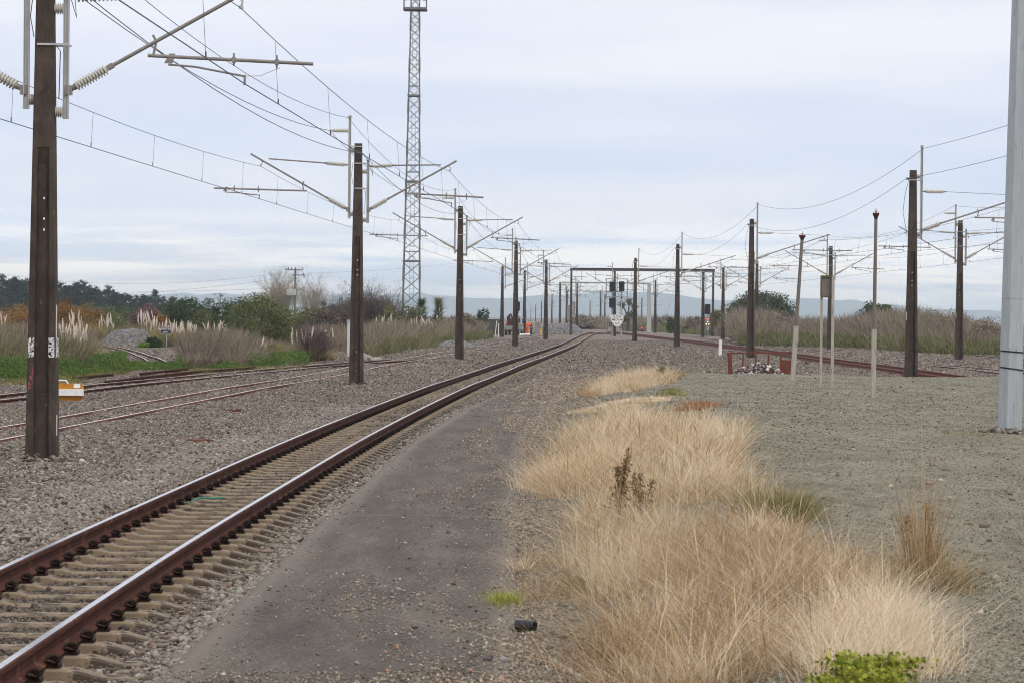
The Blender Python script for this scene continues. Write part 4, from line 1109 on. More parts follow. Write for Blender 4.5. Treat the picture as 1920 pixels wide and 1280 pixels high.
b = B(); b.lathe((-.3, .1, .05), (.25, .1, .09), [(0, .02), (.2, .09), (.8, .1), (1, .03)], 8); tag(b.build('cable_sack', M['palewood'], None, True, tuple(g)), 'small tan bundle lying next to the tilted concrete block', 'bundle')
g = gp(456, 671); u = g[1] / FPX; r0 = thing('cable_box', 'low grey box with a teal top corner in the dry weeds', 'box', tuple(g))
M['teal'] = mat('teal_paint', (.03, .22, .2), (.02, .15, .15), 6, .7)
b = B(); b.box((0, 0, 6 * u), (13 * u, .3, 13 * u)); b.build('body', M['cabinet'], r0); b = B(); b.box((-.02, -.01, 14 * u), (14 * u, .33, .07)); b.build('lid', M['teal'], r0)
# orange stake and other markers
g = gp(902.5, 634); u = g[1] / FPX; M['orange'] = mat('orange_paint', (.75, .12, .02), (.65, .1, .02), 4, .6); M['hivis'] = mat('orange_fabric', (.9, .16, .025), (.75, .11, .02), 6, .8)
b = B(); b.tube((0, 0, -.1), (0, 0, 13 * u), .055, .05); b.lathe((0, 0, 13 * u), (0, 0, 13.6 * u), [(0, .05), (1, .015)], 8); tag(b.build('marker_stake', M['orange'], None, False, tuple(g)), 'short orange stake at the weed edge left of the truck', 'stake')
for k, (x, by, ty, dx, lab) in enumerate([(928, 630, 603, 3, 'white stick leaning in front of the dark container'), (934.5, 632, 608, 0, 'short pale post left of the truck mast')]):
    g = gp(x, by); u = g[1] / FPX; b = B(); b.tube((0, 0, -.1), (dx * u, 0, (by - ty) * u), .05, .04); b.box((dx * u, -.03, (by - ty) * u), (.14, .05, .14)); tag(b.build('marker_stick', M['white'], None, False, tuple(g)), lab, 'stick')
Yc = 318; a = at(920, 629, Yc); c = at(938, 599, Yc); r0 = thing('container', 'dark grey green container behind the truck', 'container', ((a[0] + c[0]) / 2, Yc + 2, 0)); M['container'] = mat('container_paint', (.075, .08, .07), (.055, .06, .055), 3, .7)
w_ = c[0] - a[0] + .6; b = B(); b.box((0, 0, c[2] / 2), (w_, 4, c[2])); [b.box((-w_ / 2 + .1 + k * .16, -2.02, c[2] / 2), (.06, .05, c[2] - .2)) for k in range(int(w_ / .16))]; b.build('body', M['container'], r0)
b = B(); b.box((0, 0, c[2] + .03), (w_ + .1, 4.1, .07)); b.build('roof', M['galv'], r0)
Yc = 330; a = at(1003, 622, Yc); c = at(1013, 605, Yc); r0 = thing('relay_cabinet', 'pale grey relay cabinet at the end of the far stone pile', 'cabinet', ((a[0] + c[0]) / 2, Yc, 0)); b = B(); b.box((0, 0, c[2] / 2), (c[0] - a[0], .6, c[2])); b.box((.1, -.32, c[2] * .6), (.12, .04, .12)); b.build('body', M['tube'], r0); b = B(); b.box((0, 0, c[2] + .03), (c[0] - a[0] + .1, .7, .06)); b.build('roof', M['galv'], r0)
b = B(); b.box((0, 0, .35), (.28, .2, .75)); b.box((0, 0, .75), (.34, .26, .05)); tag(b.build('marker_block', M['yellow'], None, False, tuple(at(1014.5, 619, 326) * np.array([1, 1, 0]))), 'small yellowish block beside the relay cabinet', 'block')

# ------------------------------------------------------------------ lattice lighting tower
Yt = 250.
g = at(770.5, 600, Yt); r0 = thing('lattice_tower', 'tall slender steel lattice tower with ladder and lamp platform', 'tower', (g[0], Yt, 0)); r0.rotation_euler = (0, R(.25), 0)
M['lattice'] = mat('lattice_steel', (.2, .195, .19), (.13, .125, .12), 3, .6, .3)
def tw(z): return .84 - (.84 - .4) * min(z / 30., 1)
legs = B()
ZT = 36.5
for sx in (-1, 1):
    for sy in (-1, 1):
        b = B(); b.tube((sx * tw(0), sy * tw(0), -.3), (sx * tw(30), sy * tw(30), 30), .065, .05, 6)
        b.tube((sx * tw(30), sy * tw(30), 30), (sx * tw(30), sy * tw(30), ZT), .05, .045, 6)
        z = 1.5
        while z < ZT - 2: b.tube((sx * tw(z) * 1.01, sy * tw(z) * 1.01, z), (sx * tw(z + 1.4) * 1.01, sy * tw(z + 1.4) * 1.01, z + 1.4), .085, .08, 6); z += 3.9
        b.build('leg', M['lattice'], r0)
b = B(); z = .2
while z < ZT - 1:
    dz = 1.0 * tw(z) / .6 + .05; z1 = z + dz; w0, w1 = tw(z), tw(z1)
    for k in range(4):
        c0 = [(-1, -1), (1, -1), (1, 1), (-1, 1)][k]; c1 = [(1, -1), (1, 1), (-1, 1), (-1, -1)][k]
        b.tube((c0[0] * w0, c0[1] * w0, z), (c1[0] * w1, c1[1] * w1, z1), .026, None, 4); b.tube((c1[0] * w0, c1[1] * w0, z), (c0[0] * w1, c0[1] * w1, z1), .026, None, 4)
    z = z1
b.build('bracing', M['lattice'], r0)
b = B()
for s in (-1, 1): b.tube((s * .2, -.1, .3), (s * .2, -.1, ZT - .5), .017, None, 4)
z = .5
while z < ZT - 1: b.tube((-.2, -.1, z), (.2, -.1, z), .012, None, 4); z += .3
for k in range(int(ZT / 1.0)): b.path([(-.2, -.1, k + .7), (-.28, .2, k + .7), (0, .42, k + .7), (.28, .2, k + .7), (.2, -.1, k + .7)], .012, 4)
b.build('ladder', M['lattice'], r0)
for py in (490, 341, 180):
    z = at(772, py, Yt)[2]; w = tw(z)
    b = B(); b.box((0, 0, z), (2 * w + .2, 2 * w + .2, .16)); b.box((0, -w, z + .9), (2 * w, .05, .05)); b.box((0, w, z + .9), (2 * w, .05, .05)); b.build('landing', M['lattice'], r0)
z = at(777, 18, Yt)[2]
b = B(); b.box((0, 0, z), (2.2, 2.0, .2))
for s in (-1, 1):
    for t in (-1, 1): b.box((s * 1.05, t * .95, z + .6), (.06, .06, 1.1))
    b.box((s * 1.05, 0, z + 1.12), (.06, 1.95, .06)); b.box((0, s * .95, z + 1.12), (2.1, .06, .06))
b.build('lamp_platform', M['lattice'], r0)
for k in range(4):
    b = B(); b.box((-.9 + k * .6, -1.02, z + 1.0), (.4, .3, .5), Matrix.Rotation(R(-30), 3, 'X')); b.box((-.9 + k * .6, -.9, z + 1.0), (.06, .3, .06)); b.build('floodlight', M['tube'], r0)

# ------------------------------------------------------------------ wooden power pole with transformer
Yw = 430.; u = Yw / FPX; g = at(553, 600, Yw); gx, gz = g[0], 0.
r0 = thing('power_pole', 'grey wooden power pole with two crossarms and a transformer', 'pole', (gx, Yw, 0)); M['woodpole'] = mat('grey_pole_wood', (.17, .165, .14), (.11, .105, .09), 3, .9, stretch=(3, 3, .4))
zt = at(551, 503, Yw)[2]; b = B(); b.tube((0, 0, -.3), (0, 0, zt), .2, .15, 10); b.build('shaft', M['woodpole'], r0)
z1 = at(551, 506.5, Yw)[2]; b = B(); b.box((-.2, -.2, z1), (33 * u, .14, .16)); o = b.build('crossarm', M['woodpole'], r0)
for x in (-17, -13, -7, 0, 14):
    i = B(); i.insul((x * u, -.2, z1 + .08), (x * u, -.2, z1 + .4), .05, .11, 3); i.build('insulator', M['darksteel'], o)
z2 = at(551, 516, Yw)[2]; b = B(); b.box((.35 + .2, -.2, z2), (24 * u, .14, .15)); b.path([(15.5 * u, -.2, z2 - .25), (17 * u, -.2, z2), (15.5 * u, -.2, z2 + .3), (14 * u, -.2, z2)], .08, 5); b.build('crossarm', M['woodpole'], r0)
z3 = at(551, 548.5, Yw)[2]; b = B(); b.box((-7 * u, -.35, z3), (17 * u, .8, 11 * u)); [b.box((-14 * u + k * .16, -.78, z3 - .05), (.05, .1, 8 * u)) for k in range(7)]; b.insul((-11 * u, -.35, z3 + 5.5 * u), (-11 * u, -.35, z3 + 8 * u), .06, .1, 4); b.build('transformer', M['galv'], r0)
b = B(); b.box((-2 * u, -.35, z3 + 5.8 * u), (32 * u, .3, .14)); b.box((3 * u, -.3, z3 - 1 * u), (2 * u, .2, 12 * u)); b.build('bracket', M['signpost'], r0)
for k, (px0, py0, px1, py1, sg, lab) in enumerate([(-60, 502, 536, 511, 7.0, 'upper power line sagging left of the wooden pole'), (-60, 556, 545, 520, 3.6, 'lower power line sagging left of the wooden pole'), (-60, 545, 541, 540, 1.5, 'lowest power line left of the wooden pole'), (565, 513, 1000, 470, 3., 'power line running right from the wooden pole')]):
    a, c = at(px0, py0, 520 if px0 < 0 else Yw), at(px1, py1, Yw if px0 < 0 else 640)
    b = B(); b.path([Vector(a).lerp(Vector(c), t) - Vector((0, 0, 4 * sg * .35 * t * (1 - t))) for t in np.linspace(0, 1, 24)], .017, 4); tag(b.build('power_line', M['wire']), lab, 'wire')

# loose stones and grit banked round the feet of the nearer masts and posts
P = []; S_ = []
for (bx, by_, rad, n) in [(*Lspots[0][:2], .26, 260), (*Lspots[1][:2], .26, 220), (*Lspots[2][:2], .26, 160), (*Lspots[3][:2], .26, 120), (*Rspots[1][:2], .26, 150), (*Rspots[2][:2], .26, 120), (*Sspots[0][:2], .26, 120), (gpole[0], gpole[1], .22, 200)]:
    a = rng.uniform(0, 6.283, n); q = rad + np.abs(rng.normal(0, .22, n)); x = bx + q * np.cos(a); y = by_ + q * np.sin(a); sz = rng.gamma(4, .006, n) + .01
    P.append(np.column_stack([x, y, hgt(x, y) + .1 * np.exp(-(q - rad) * 4) * rng.random(n)])); S_.append(sz)
o = stones('footing_stones', np.concatenate(P), np.concatenate(S_), M['ballast']); tag(o, 'stones banked around the feet of the masts', 'stones', None, 'stuff')
# ------------------------------------------------------------------ flatbed truck
Yk = 312.
g = at(957, 631, Yk); r0 = thing('flatbed_truck', 'white cab flatbed truck with a dark red crane on its deck', 'truck', (g[0] + .1, Yk, -.03), R(-7))
M['cab'] = mat('white_cab_paint', (.5, .5, .5), (.38, .38, .38), 2, .35, spec=.5); M['tyre'] = mat('black_rubber', (.02, .02, .02), (.03, .03, .03), 9, .9)
M['deckgrey'] = mat('grey_deck', (.24, .26, .24), (.18, .19, .18), 3, .6); M['craneRed'] = mat('dark_red_crane', (.1, .014, .013), (.055, .01, .01), 3, .5); M['glass'] = mat('dark_glass', (.03, .04, .05), (.05, .06, .07), 2, .08, spec=.6)
b = B(); b.box((0, 1.6, .72), (1.8, 3.2, .1)); b.box((0, .02, .88), (1.8, .05, .46)); b.box((0, 3.2, .95), (1.8, .06, .6))
for s in (-1, 1): b.box((s * .89, 1.6, .88), (.04, 3.1, .42))
b.box((0, -.008, .98), (1.7, .012, .04)); b.box((0, -.008, .78), (1.7, .012, .04))
o = b.build('deck', M['deckgrey'], r0)
for s in (-1, 1):
    b = B(); b.box((s * .72, -.06, .55), (.28, .06, .12)); b.build('tail_light', M['rust_red'], r0)
b = B(); b.box((0, 2.4, .52), (.8, 4.8, .18)); b.box((0, .1, .5), (1.5, .08, .14)); b.box((.1, -.04, .56), (.4, .02, .13)); b.build('chassis', M['black'], r0)
b = B(); b.loft([[(-.85, 3.35, z) if k == 0 else (.85, 3.35, z) if k == 1 else (.85, yf, z) if k == 2 else (-.85, yf, z) for k in range(4)] for z, yf in ((.5, 5.0), (1.35, 5.05), (2.0, 4.75), (2.12, 4.6))]); cab = b.build('cab', M['cab'], r0)
b = B(); b.box((0, 3.34, 1.7), (1.3, .02, .5)); b.build('rear_window', M['glass'], cab)
for s in (-1, 1):
    b = B(); b.box((s * .86, 4.1, 1.65), (.02, .9, .5)); b.build('side_window', M['glass'], cab)
    b = B(); b.box((s * 1.0, 4.7, 1.65), (.14, .06, .3)); b.box((s * .92, 4.72, 1.6), (.1, .03, .03)); b.build('mirror', M['black'], cab)
b = B(); b.box((0, 4.0, 2.17), (.9, .2, .1)); b.build('beacon_bar', M['orange'], cab)
for s in (-1, 1):
    for yy in (.9, 4.3):
        b = B(); b.lathe((s * .62, yy, .36), (s * .86, yy, .36), [(0, .3), (.08, .36), (.92, .36), (1, .3)], 18); w_ = b.build('wheel', M['tyre'], r0, True)
        b = B(); b.lathe((s * .84, yy, .36), (s * .875, yy, .36), [(0, .2), (1, .16)], 12); b.build('rim', M['galv'], w_, True)
b = B(); b.box((-.25, 1.0, 1.2), (.7, .6, .8)); b.path([(-.45, 1.0, 1.5), (-.5, .9, 2.1), (-.2, .8, 2.45), (.05, .7, 2.0), (.1, .7, 1.3)], [.18, .17, .13, .12, .1], 8); b.path([(-.1, 1.2, 1.5), (.25, 1.1, 2.35), (.45, 1.1, 1.4)], [.14, .12, .1], 8); b.box((.3, .9, 1.05), (.35, .4, .3)); b.tube((-.75, .6, .9), (-.4, .8, 1.9), .06); b.build('crane', M['craneRed'], r0)
b = B(); b.box((.55, 2.9, 1.5), (.06, .06, 1.3)); b.box((-.55, 2.9, 1.5), (.06, .06, 1.3)); b.box((0, 2.9, 2.13), (1.5, .07, .07)); b.build('headboard', M['craneRed'], r0)
for (x, yy, z, s, m_, lab) in [(.62, .5, 1.0, .3, M['hivis'], 'orange bundle on the truck deck'), (-.6, .6, .93, .26, M['cab'], 'white drum on the truck deck')]:
    pw = Matrix.Rotation(R(-7), 4, 'Z') @ Vector((x, yy, z - .2)); b = B(); b.lathe((0, 0, 0), (0, 0, s * 1.3), [(0, s * .4), (.1, s * .5), (.9, s * .5), (1, s * .35)], 10); tag(b.build('deck_load', m_, None, True, (r0.location.x + pw.x, r0.location.y + pw.y, r0.location.z + pw.z)), lab, 'load')

# ------------------------------------------------------------------ people
def skin_obj(name, V, E, Rd, m_, parent, sub=1):
    me = bpy.data.meshes.new(name); me.from_pydata(V, E, []); o = bpy.data.objects.new(name, me); COL.objects.link(o)
    md = o.modifiers.new('Skin', 'SKIN'); md.use_smooth_shade = True
    for i, r_ in enumerate(Rd): me.skin_vertices[0].data[i].radius = (r_, r_)
    me.skin_vertices[0].data[0].use_root = True
    if sub: o.modifiers.new('Sub', 'SUBSURF').levels = sub; o.modifiers['Sub'].render_levels = sub
    dg = bpy.context.evaluated_depsgraph_get(); nm = bpy.data.meshes.new_from_object(o.evaluated_get(dg))
    bpy.data.objects.remove(o); nm.materials.clear(); nm.materials.append(m_); nm.name = name
    o = bpy.data.objects.new(name, nm); COL.objects.link(o); o.parent = parent
    return o
M['skin'] = mat('skin', (.42, .24, .16), (.36, .2, .13), 5, .6); M['vest'] = mat('dark_grey_fabric', (.05, .052, .055), (.035, .036, .04), 8, .9); M['trouser'] = mat('black_fabric', (.015, .016, .02), (.022, .022, .025), 8, .9); M['hair'] = mat('dark_hair', (.03, .02, .015), (.02, .014, .01), 9, .8)
def person(label, loc, rz, top, legs, sleeves, lean=0., arm=(.35, .2), hat=None, height=1.76):
    r0 = thing('person', label, 'person', loc, rz)
    k = height / 1.76
    hip = .92; sh = 1.44
    def P(x, y, z): return (x * k, (y + lean * max(0, z - hip)) * k, z * k)
    V = [P(0, 0, .95), P(0, 0, 1.12), P(0, 0, 1.32), P(0, 0, 1.47), P(0, .01, 1.55), P(0, .02, 1.64), P(0, .02, 1.72)]; E = [(0, 1), (1, 2), (2, 3), (3, 4), (4, 5), (5, 6)]; Rd = [.135, .13, .15, .09, .055, .088, .075]
    def chain(start, pts, rs):
        a = start
        for p, r_ in zip(pts, rs): V.append(p); Rd.append(r_); E.append((a, len(V) - 1)); a = len(V) - 1
        return a
    LG, AR = [], []
    for s in (-1, 1):
        f = .12 * s
        lp = [P(s * .1, 0, .86), P(s * .11, .03 + f * .3, .5), P(s * .115, f, .1), P(s * .12, f + .02, .05), P(s * .13, f + .16, .03)]; rs = [.095, .07, .05, .05, .035]
        chain(0, lp, rs); LG.append((lp, rs))
        ap = [P(s * .19, 0, 1.42), P(s * .25, .05, 1.17), P(s * .2, .05 + arm[0], 1.0 + arm[1] * .3), P(s * .17, .1 + arm[0], .99 + arm[1] * .35)]; rs = [.065, .05, .036, .034]
        e = chain(3, ap, rs); AR.append((ap, rs)); hx, hy, hz = ap[-1]
        for q in range(4): chain(e, [(hx + (q - 1.5) * .02 * k, hy + .05 * k, hz - .01 * k), (hx + (q - 1.5) * .024 * k, hy + (.085 - abs(q - 1.5) * .008) * k, hz - .03 * k)], [.01, .008])
        chain(e, [(hx - s * .035 * k, hy + .02 * k, hz + .01 * k), (hx - s * .045 * k, hy + .05 * k, hz)], [.011, .009])
    chain(5, [P(0, .12, 1.63)], [.016])
    body = skin_obj('body', V, E, [r_ * k for r_ in Rd], M['skin'], r0)
    # clothes: jacket, sleeves in one garment each, trousers, boots
    def garment(name, VV, EE, RR, m_): return skin_obj(name, VV, EE, [r_ * k for r_ in RR], m_, r0)
    tv = [P(0, 0, .9), P(0, 0, 1.12), P(0, 0, 1.32), P(0, 0, 1.46)]; garment('jacket', tv, [(0, 1), (1, 2), (2, 3)], [.165, .16, .185, .12], top)
    for ap, rs in AR: garment('sleeve', [V[2]] + list(ap[:3]), [(0, 1), (1, 2), (2, 3)], [.1, .085, .07, .05], sleeves)
    tr = [P(0, 0, .97)] + [p for lp, _ in LG for p in lp[:3]]; garment('trousers', tr, [(0, 1), (1, 2), (2, 3), (0, 4), (4, 5), (5, 6)], [.15, .115, .09, .07, .115, .09, .07], legs)
    for lp, _ in LG: garment('boot', [lp[2], lp[3], lp[4]], [(0, 1), (1, 2)], [.06, .062, .05], M['black'])
    hv = [P(0, .0, 1.66), P(0, 0, 1.75)]; garment('helmet' if hat else 'hair', hv, [(0, 1)], [.1, .085], hat or M['hair'])
    for s in (-1, 1):
        b = B(); b.lathe(P(s * .03, .1, 1.665), P(s * .03, .112, 1.665), [(0, .012), (1, .008)], 6); b.build('eye', M['black'], body)
    return r0
gq = at(996.3, 627.8, 302); person('worker in a dark vest with orange sleeves and black trousers, bending slightly', (gq[0], 302, .0), R(75), M['vest'], M['trouser'], M['hivis'], .22, (.3, .5))
gq = at(988.0, 627, 304); person('worker in full orange overalls standing close to the brown mast', (gq[0], 304, .0), R(-60), M['hivis'], M['hivis'], M['hivis'], .05, (.3, .4), M['cab'], 1.74)
b = B(); b.lathe((-.7, 0, .08), (.7, 0, .12), [(0, .05), (.1, .14), (.9, .14), (1, .05)], 8); gq = at(985, 627.5, 303); tag(b.build('white_sack', M['white'], None, True, (gq[0], 303, 0)), 'long white bag on the ground at the workers feet', 'bag')

# ------------------------------------------------------------------ vegetation materials
def leafmat(name, stops, tr=.25): return rnd_mat(name, stops, .75, tr, spec=.2)
M['straw'] = rnd_mat('dry_straw', [(0, (.17, .1, .05)), (.14, (.38, .26, .135)), (.4, (.58, .435, .265)), (.7, (.7, .56, .385)), (1, (.84, .74, .57))], .75, .35)
M['brownstraw'] = rnd_mat('brown_straw', [(0, (.1, .055, .03)), (.35, (.28, .175, .09)), (.7, (.48, .33, .185)), (.86, (.6, .45, .28)), (.93, (.18, .18, .06)), (1, (.7, .56, .38))], .75, .3)
M['rustgrass'] = rnd_mat('rusty_low_grass', [(0, (.2, .07, .03)), (.6, (.32, .15, .07)), (1, (.45, .28, .14))], .8, .2)
M['green'] = rnd_mat('fresh_green', [(0, (.05, .12, .012)), (.5, (.12, .24, .025)), (.85, (.22, .33, .04)), (1, (.38, .42, .08))], .6, .35)
M['lime'] = rnd_mat('yellow_green_leaf', [(0, (.09, .115, .014)), (.4, (.22, .26, .028)), (.75, (.36, .39, .05)), (.92, (.5, .45, .08)), (1, (.4, .27, .1))], .6, .35)
M['olivegrass'] = rnd_mat('olive_grass', [(0, (.07, .07, .018)), (.6, (.16, .16, .045)), (1, (.34, .29, .12))], .75, .3)
M['fennel'] = rnd_mat('bright_green_fennel', [(0, (.03, .06, .013)), (.5, (.08, .135, .026)), (.85, (.15, .215, .05)), (1, (.26, .24, .09))], .7, .35)
M['weed'] = rnd_mat('dry_brown_weed', [(0, (.085, .066, .05)), (.35, (.165, .132, .1)), (.7, (.25, .2, .152)), (.88, (.37, .3, .225)), (.92, (.13, .135, .055)), (1, (.18, .172, .08))], .85, .2)
M['weedgreen'] = rnd_mat('green_brown_weed', [(0, (.05, .055, .02)), (.4, (.12, .12, .05)), (.7, (.16, .17, .065)), (1, (.26, .21, .16))], .85, .25)
M['plume'] = mat('cream_plume', (.66, .57, .5), (.55, .46, .39), 12, .9)
M['pampasleaf'] = rnd_mat('pampas_leaf', [(0, (.1, .1, .03)), (.5, (.23, .2, .08)), (1, (.42, .34, .17))], .7, .3)
M['conifer'] = leafmat('dark_conifer', [(0, (.008, .016, .012)), (.5, (.018, .03, .021)), (.9, (.035, .052, .034)), (1, (.055, .075, .05))], .1)
M['dkgreen'] = leafmat('dark_green_leaf', [(0, (.016, .03, .01)), (.5, (.04, .068, .02)), (.9, (.075, .11, .035)), (1, (.14, .17, .07))], .2)
M['olive'] = leafmat('olive_leaf', [(0, (.04, .048, .016)), (.45, (.105, .115, .042)), (.85, (.19, .19, .075)), (1, (.34, .32, .17))], .25)
M['gorse'] = leafmat('rusty_brown_leaf', [(0, (.09, .042, .012)), (.5, (.23, .115, .028)), (1, (.36, .2, .05))], .25)
M['maroon'] = leafmat('maroon_twig', [(0, (.09, .045, .042)), (.5, (.19, .1, .092)), (1, (.27, .165, .14))], .1)
M['treegreen'] = leafmat('grey_green_leaf', [(0, (.022, .03, .013)), (.5, (.058, .072, .03)), (.9, (.11, .125, .058)), (1, (.2, .21, .12))], .22)
M['greyfuzz'] = rnd_mat('grey_twig_tips', [(0, (.06, .045, .038)), (.7, (.13, .1, .085)), (1, (.2, .16, .14))], .9, .2)
M['bark'] = mat('brown_bark', (.1, .08, .065), (.06, .048, .04), 6, .95)
M['palebark'] = mat('pale_twig', (.34, .28, .2), (.25, .2, .14), 4, .9)
M['greybark'] = mat('grey_brown_twig', (.13, .1, .09), (.09, .07, .065), 5, .95)
M['dock'] = rnd_mat('dock_seed', [(0, (.12, .07, .03)), (.6, (.26, .165, .07)), (1, (.4, .28, .14))], .85, .1)

# ------------------------------------------------------------------ golden grass in the foreground
def grass_patch(poly_px, n, hm, hs, w, m_, lean=.3, droop=.5, cl=1.3, thin=.0, seg=3, per=42, tr=.085):
    """blades gathered in tufts: every tuft has its own height, tone and lean and fans out from its middle"""
    poly = gpoly(poly_px); nt_ = max(8, n // per); c = sample_poly(poly, nt_ * 2)
    q = vnoise(c[:, 0] * cl * 1.7, c[:, 1] * cl * .7, 31) * .6 + vnoise(c[:, 0] * 5, c[:, 1] * 2.4, 32) * .4
    k = (rng.random(len(c)) < np.clip(.2 + (q - thin) * 1.8, .05, 1)) & (q > thin); c = c[k][:nt_]; q = q[k][:nt_]
    th = rng.uniform(.35, 1.35, len(c)) * (.6 + .75 * q); tn = rng.normal(0, .17, len(c)) + (q - .5) * .5; ta = vnoise(c[:, 0] * .7, c[:, 1] * .35, 33) * 8 + rng.normal(0, .8, len(c)); tl = rng.uniform(.0, 1., len(c))
    i = np.repeat(np.arange(len(c)), rng.integers(per // 2, per * 3 // 2, len(c))); m = len(i)
    off = rng.normal(0, 1, (m, 2)) * tr * rng.uniform(.6, 1.5, len(c))[i][:, None]; p = c[i] + off * np.array([1, 1.6])
    y = p[:, 1]; h = np.clip(rng.normal(hm, hs, m), .05, None) * th[i]
    ww = w * (.7 + .6 * rng.random(m)) * np.clip(y / 26, .8, 2.2)
    rn = np.clip(rng.normal(.52, .2, m) + tn[i], 0, 1)
    fan = np.arctan2(off[:, 1], off[:, 0]); da = np.where(rng.random(m) < .1 + .4 * tl[i], ta[i] + rng.normal(0, .7, m), fan + rng.normal(0, .9, m))
    return with_h(p, -.01), h, ww, rn, da
def grass(name, parts, m_, label, lean=.3, droop=.5, seg=3, kind='stuff', cat='grass'):
    P = np.concatenate([a[0] for a in parts]); h = np.concatenate([a[1] for a in parts]); w = np.concatenate([a[2] for a in parts]); r_ = np.concatenate([a[3] for a in parts]); d = np.concatenate([a[4] for a in parts])
    o = blades(name, P, h, w, m_, lean, None, r_, seg, droop, None, d); tag(o, label, cat, None, kind); return o
G1 = [(1060, 845), (1130, 800), (1260, 800), (1375, 822), (1388, 865), (1360, 895), (1415, 935), (1500, 972), (1480, 1012), (1550, 1070), (1660, 1108), (1650, 1140), (1560, 1165), (1710, 1215), (1745, 1262), (1600, 1310), (1120, 1310), (1135, 1255), (1120, 1185), (1125, 1115), (1085, 1070), (1095, 1000), (1120, 940), (1060, 928), (1025, 915), (1060, 880)]
GA = grass_patch(G1, 46000, .29, .1, .0066, M['straw'], thin=.4, per=34, tr=.065)
GU = grass_patch(G1, 20000, .13, .05, .0075, M['brownstraw'], thin=.33, per=30, tr=.12)
GE = grass_patch([(1030, 860), (1090, 800), (1240, 775), (1400, 800), (1405, 890), (1440, 925), (1535, 975), (1500, 1030), (1600, 1075), (1660, 1105), (1600, 1170), (1750, 1225), (1750, 1290), (1115, 1300), (1100, 1190), (1110, 1110), (1055, 1080), (1060, 1000), (1085, 950), (1000, 928)], 7500, .22, .09, .006, M['straw'], per=22, tr=.05, thin=.1)
GP = grass_patch([(1540, 1215), (1600, 1175), (1690, 1195), (1745, 1262), (1560, 1300)], 5200, .33, .08, .006, M['straw']); GP = GP[:3] + (np.clip(GP[3] + .3, 0, 1),) + GP[4:]
GB = grass_patch([(1105, 740), (1140, 722), (1185, 712), (1255, 706), (1262, 716), (1225, 724), (1190, 735), (1130, 742)], 9000, .3, .08, .006, M['straw'])
GC = grass_patch([(985, 918), (1060, 880), (1080, 905), (1040, 935)], 4500, .22, .06, .005, M['straw'])
grass('dry_grass', [GA, GE, GP, GB, GC], M['straw'], 'tall dry golden grass spreading over the bed beside the asphalt', .42, .8, 4)
GS_ = grass_patch(G1, 1700, .42, .1, .0042, M['straw'], per=6, tr=.2)
o = blades('grass_stalks', GS_[0], GS_[1], GS_[2], M['brownstraw'], .45, None, np.clip(GS_[3] + .15, 0, 1), 4, .9, 2.0); tag(o, 'stray bent seed stalks rising out of the golden grass', 'grass', None, 'stuff')
o = blades('grass_thatch', GU[0] + np.array([0, 0, .04]), GU[1] * 1.9, GU[2] * .8, M['brownstraw'], 1.7, None, GU[3], 3, .4, None, GU[4] + rng.normal(0, 1.2, len(GU[4]))); tag(o, 'flattened brown thatch under the golden grass', 'grass', None, 'stuff')
BA = grass_patch([(1290, 1070), (1460, 1045), (1560, 1098), (1550, 1140), (1490, 1175), (1400, 1205), (1330, 1165)], 11000, .27, .11, .0062, M['brownstraw'], thin=.0, tr=.14)
BD = grass_patch([(1140, 1300), (1130, 1225), (1190, 1185), (1330, 1190), (1420, 1215), (1380, 1290)], 4200, .24, .1, .0062, M['brownstraw'], tr=.14)
BB = grass_patch([(985, 1065), (1050, 1040), (1090, 1080), (1110, 1130), (1000, 1150), (960, 1075)], 1500, .16, .06, .004, M['brownstraw'], thin=.2)
BC = grass_patch([(1090, 735), (1115, 728), (1130, 742), (1100, 745)], 900, .25, .07, .006, M['olivegrass'])
grass('brown_grass', [BA, BD, BB, BC], M['brownstraw'], 'tangled brown grass mixed low into the golden grass', .75, .8, 4)
RA = grass_patch([(1055, 778), (1090, 768), (1255, 742), (1258, 750), (1170, 766), (1090, 776)], 9000, .045, .02, .009, M['straw'], seg=2)
grass('mown_grass', [RA], M['straw'], 'thin strip of flattened pale grass across the bed', .9, .6, 2)
RB = grass_patch([(1282, 770), (1300, 757), (1340, 754), (1342, 759), (1310, 768)], 3000, .07, .02, .008, M['rustgrass'], seg=2); RC2 = grass_patch([(1243, 700), (1268, 702), (1272, 712), (1250, 712)], 900, .12, .04, .008, M['rustgrass'])
grass('rust_grass', [RB, RC2], M['rustgrass'], 'short rust coloured grass patch behind the golden grass', .9, .6, 2)
OA = grass_patch([(1255, 697), (1365, 690), (1368, 698), (1258, 708)], 9000, .035, .015, .012, M['olivegrass'], seg=2); OB = grass_patch([(1240, 738), (1262, 728), (1275, 740), (1245, 747)], 1200, .08, .03, .01, M['olivegrass'], seg=2)
grass('moss_strip', [OA, OB], M['olivegrass'], 'low olive green growth along the far end of the gravel bed', .9, .5, 2)
def tuft(label, px, py, r_px, n, hm, hs, m_, lean=.45, droop=.7, w=.005, stretch=1.6):
    g = gp(px, py); u = g[1] / FPX; p = np.stack([g[0] + rng.normal(0, r_px * u * .5, n), g[1] + rng.normal(0, r_px * u * stretch, n)], 1)
    P = with_h(p, -.01); h = np.clip(rng.normal(hm, hs, n), .05, None); d = np.arctan2(p[:, 1] - g[1], p[:, 0] - g[0]) + rng.normal(0, .7, n)
    o = blades('grass_tuft', P, h, np.full(n, w) * rng.uniform(.7, 1.3, n), m_, lean, None, None, 4, droop, None, d); return tag(o, label, 'grass tuft')
tuft('tall brown grass tuft standing alone on the green gravel', 1728, 1090, 30, 480, .42, .25, M['brownstraw'], .14, .6, .006)
o = None
tuft('olive green grass low around the foot of the lone brown tuft', 1750, 1094, 58, 900, .16, .06, M['olivegrass'], .8, .9)
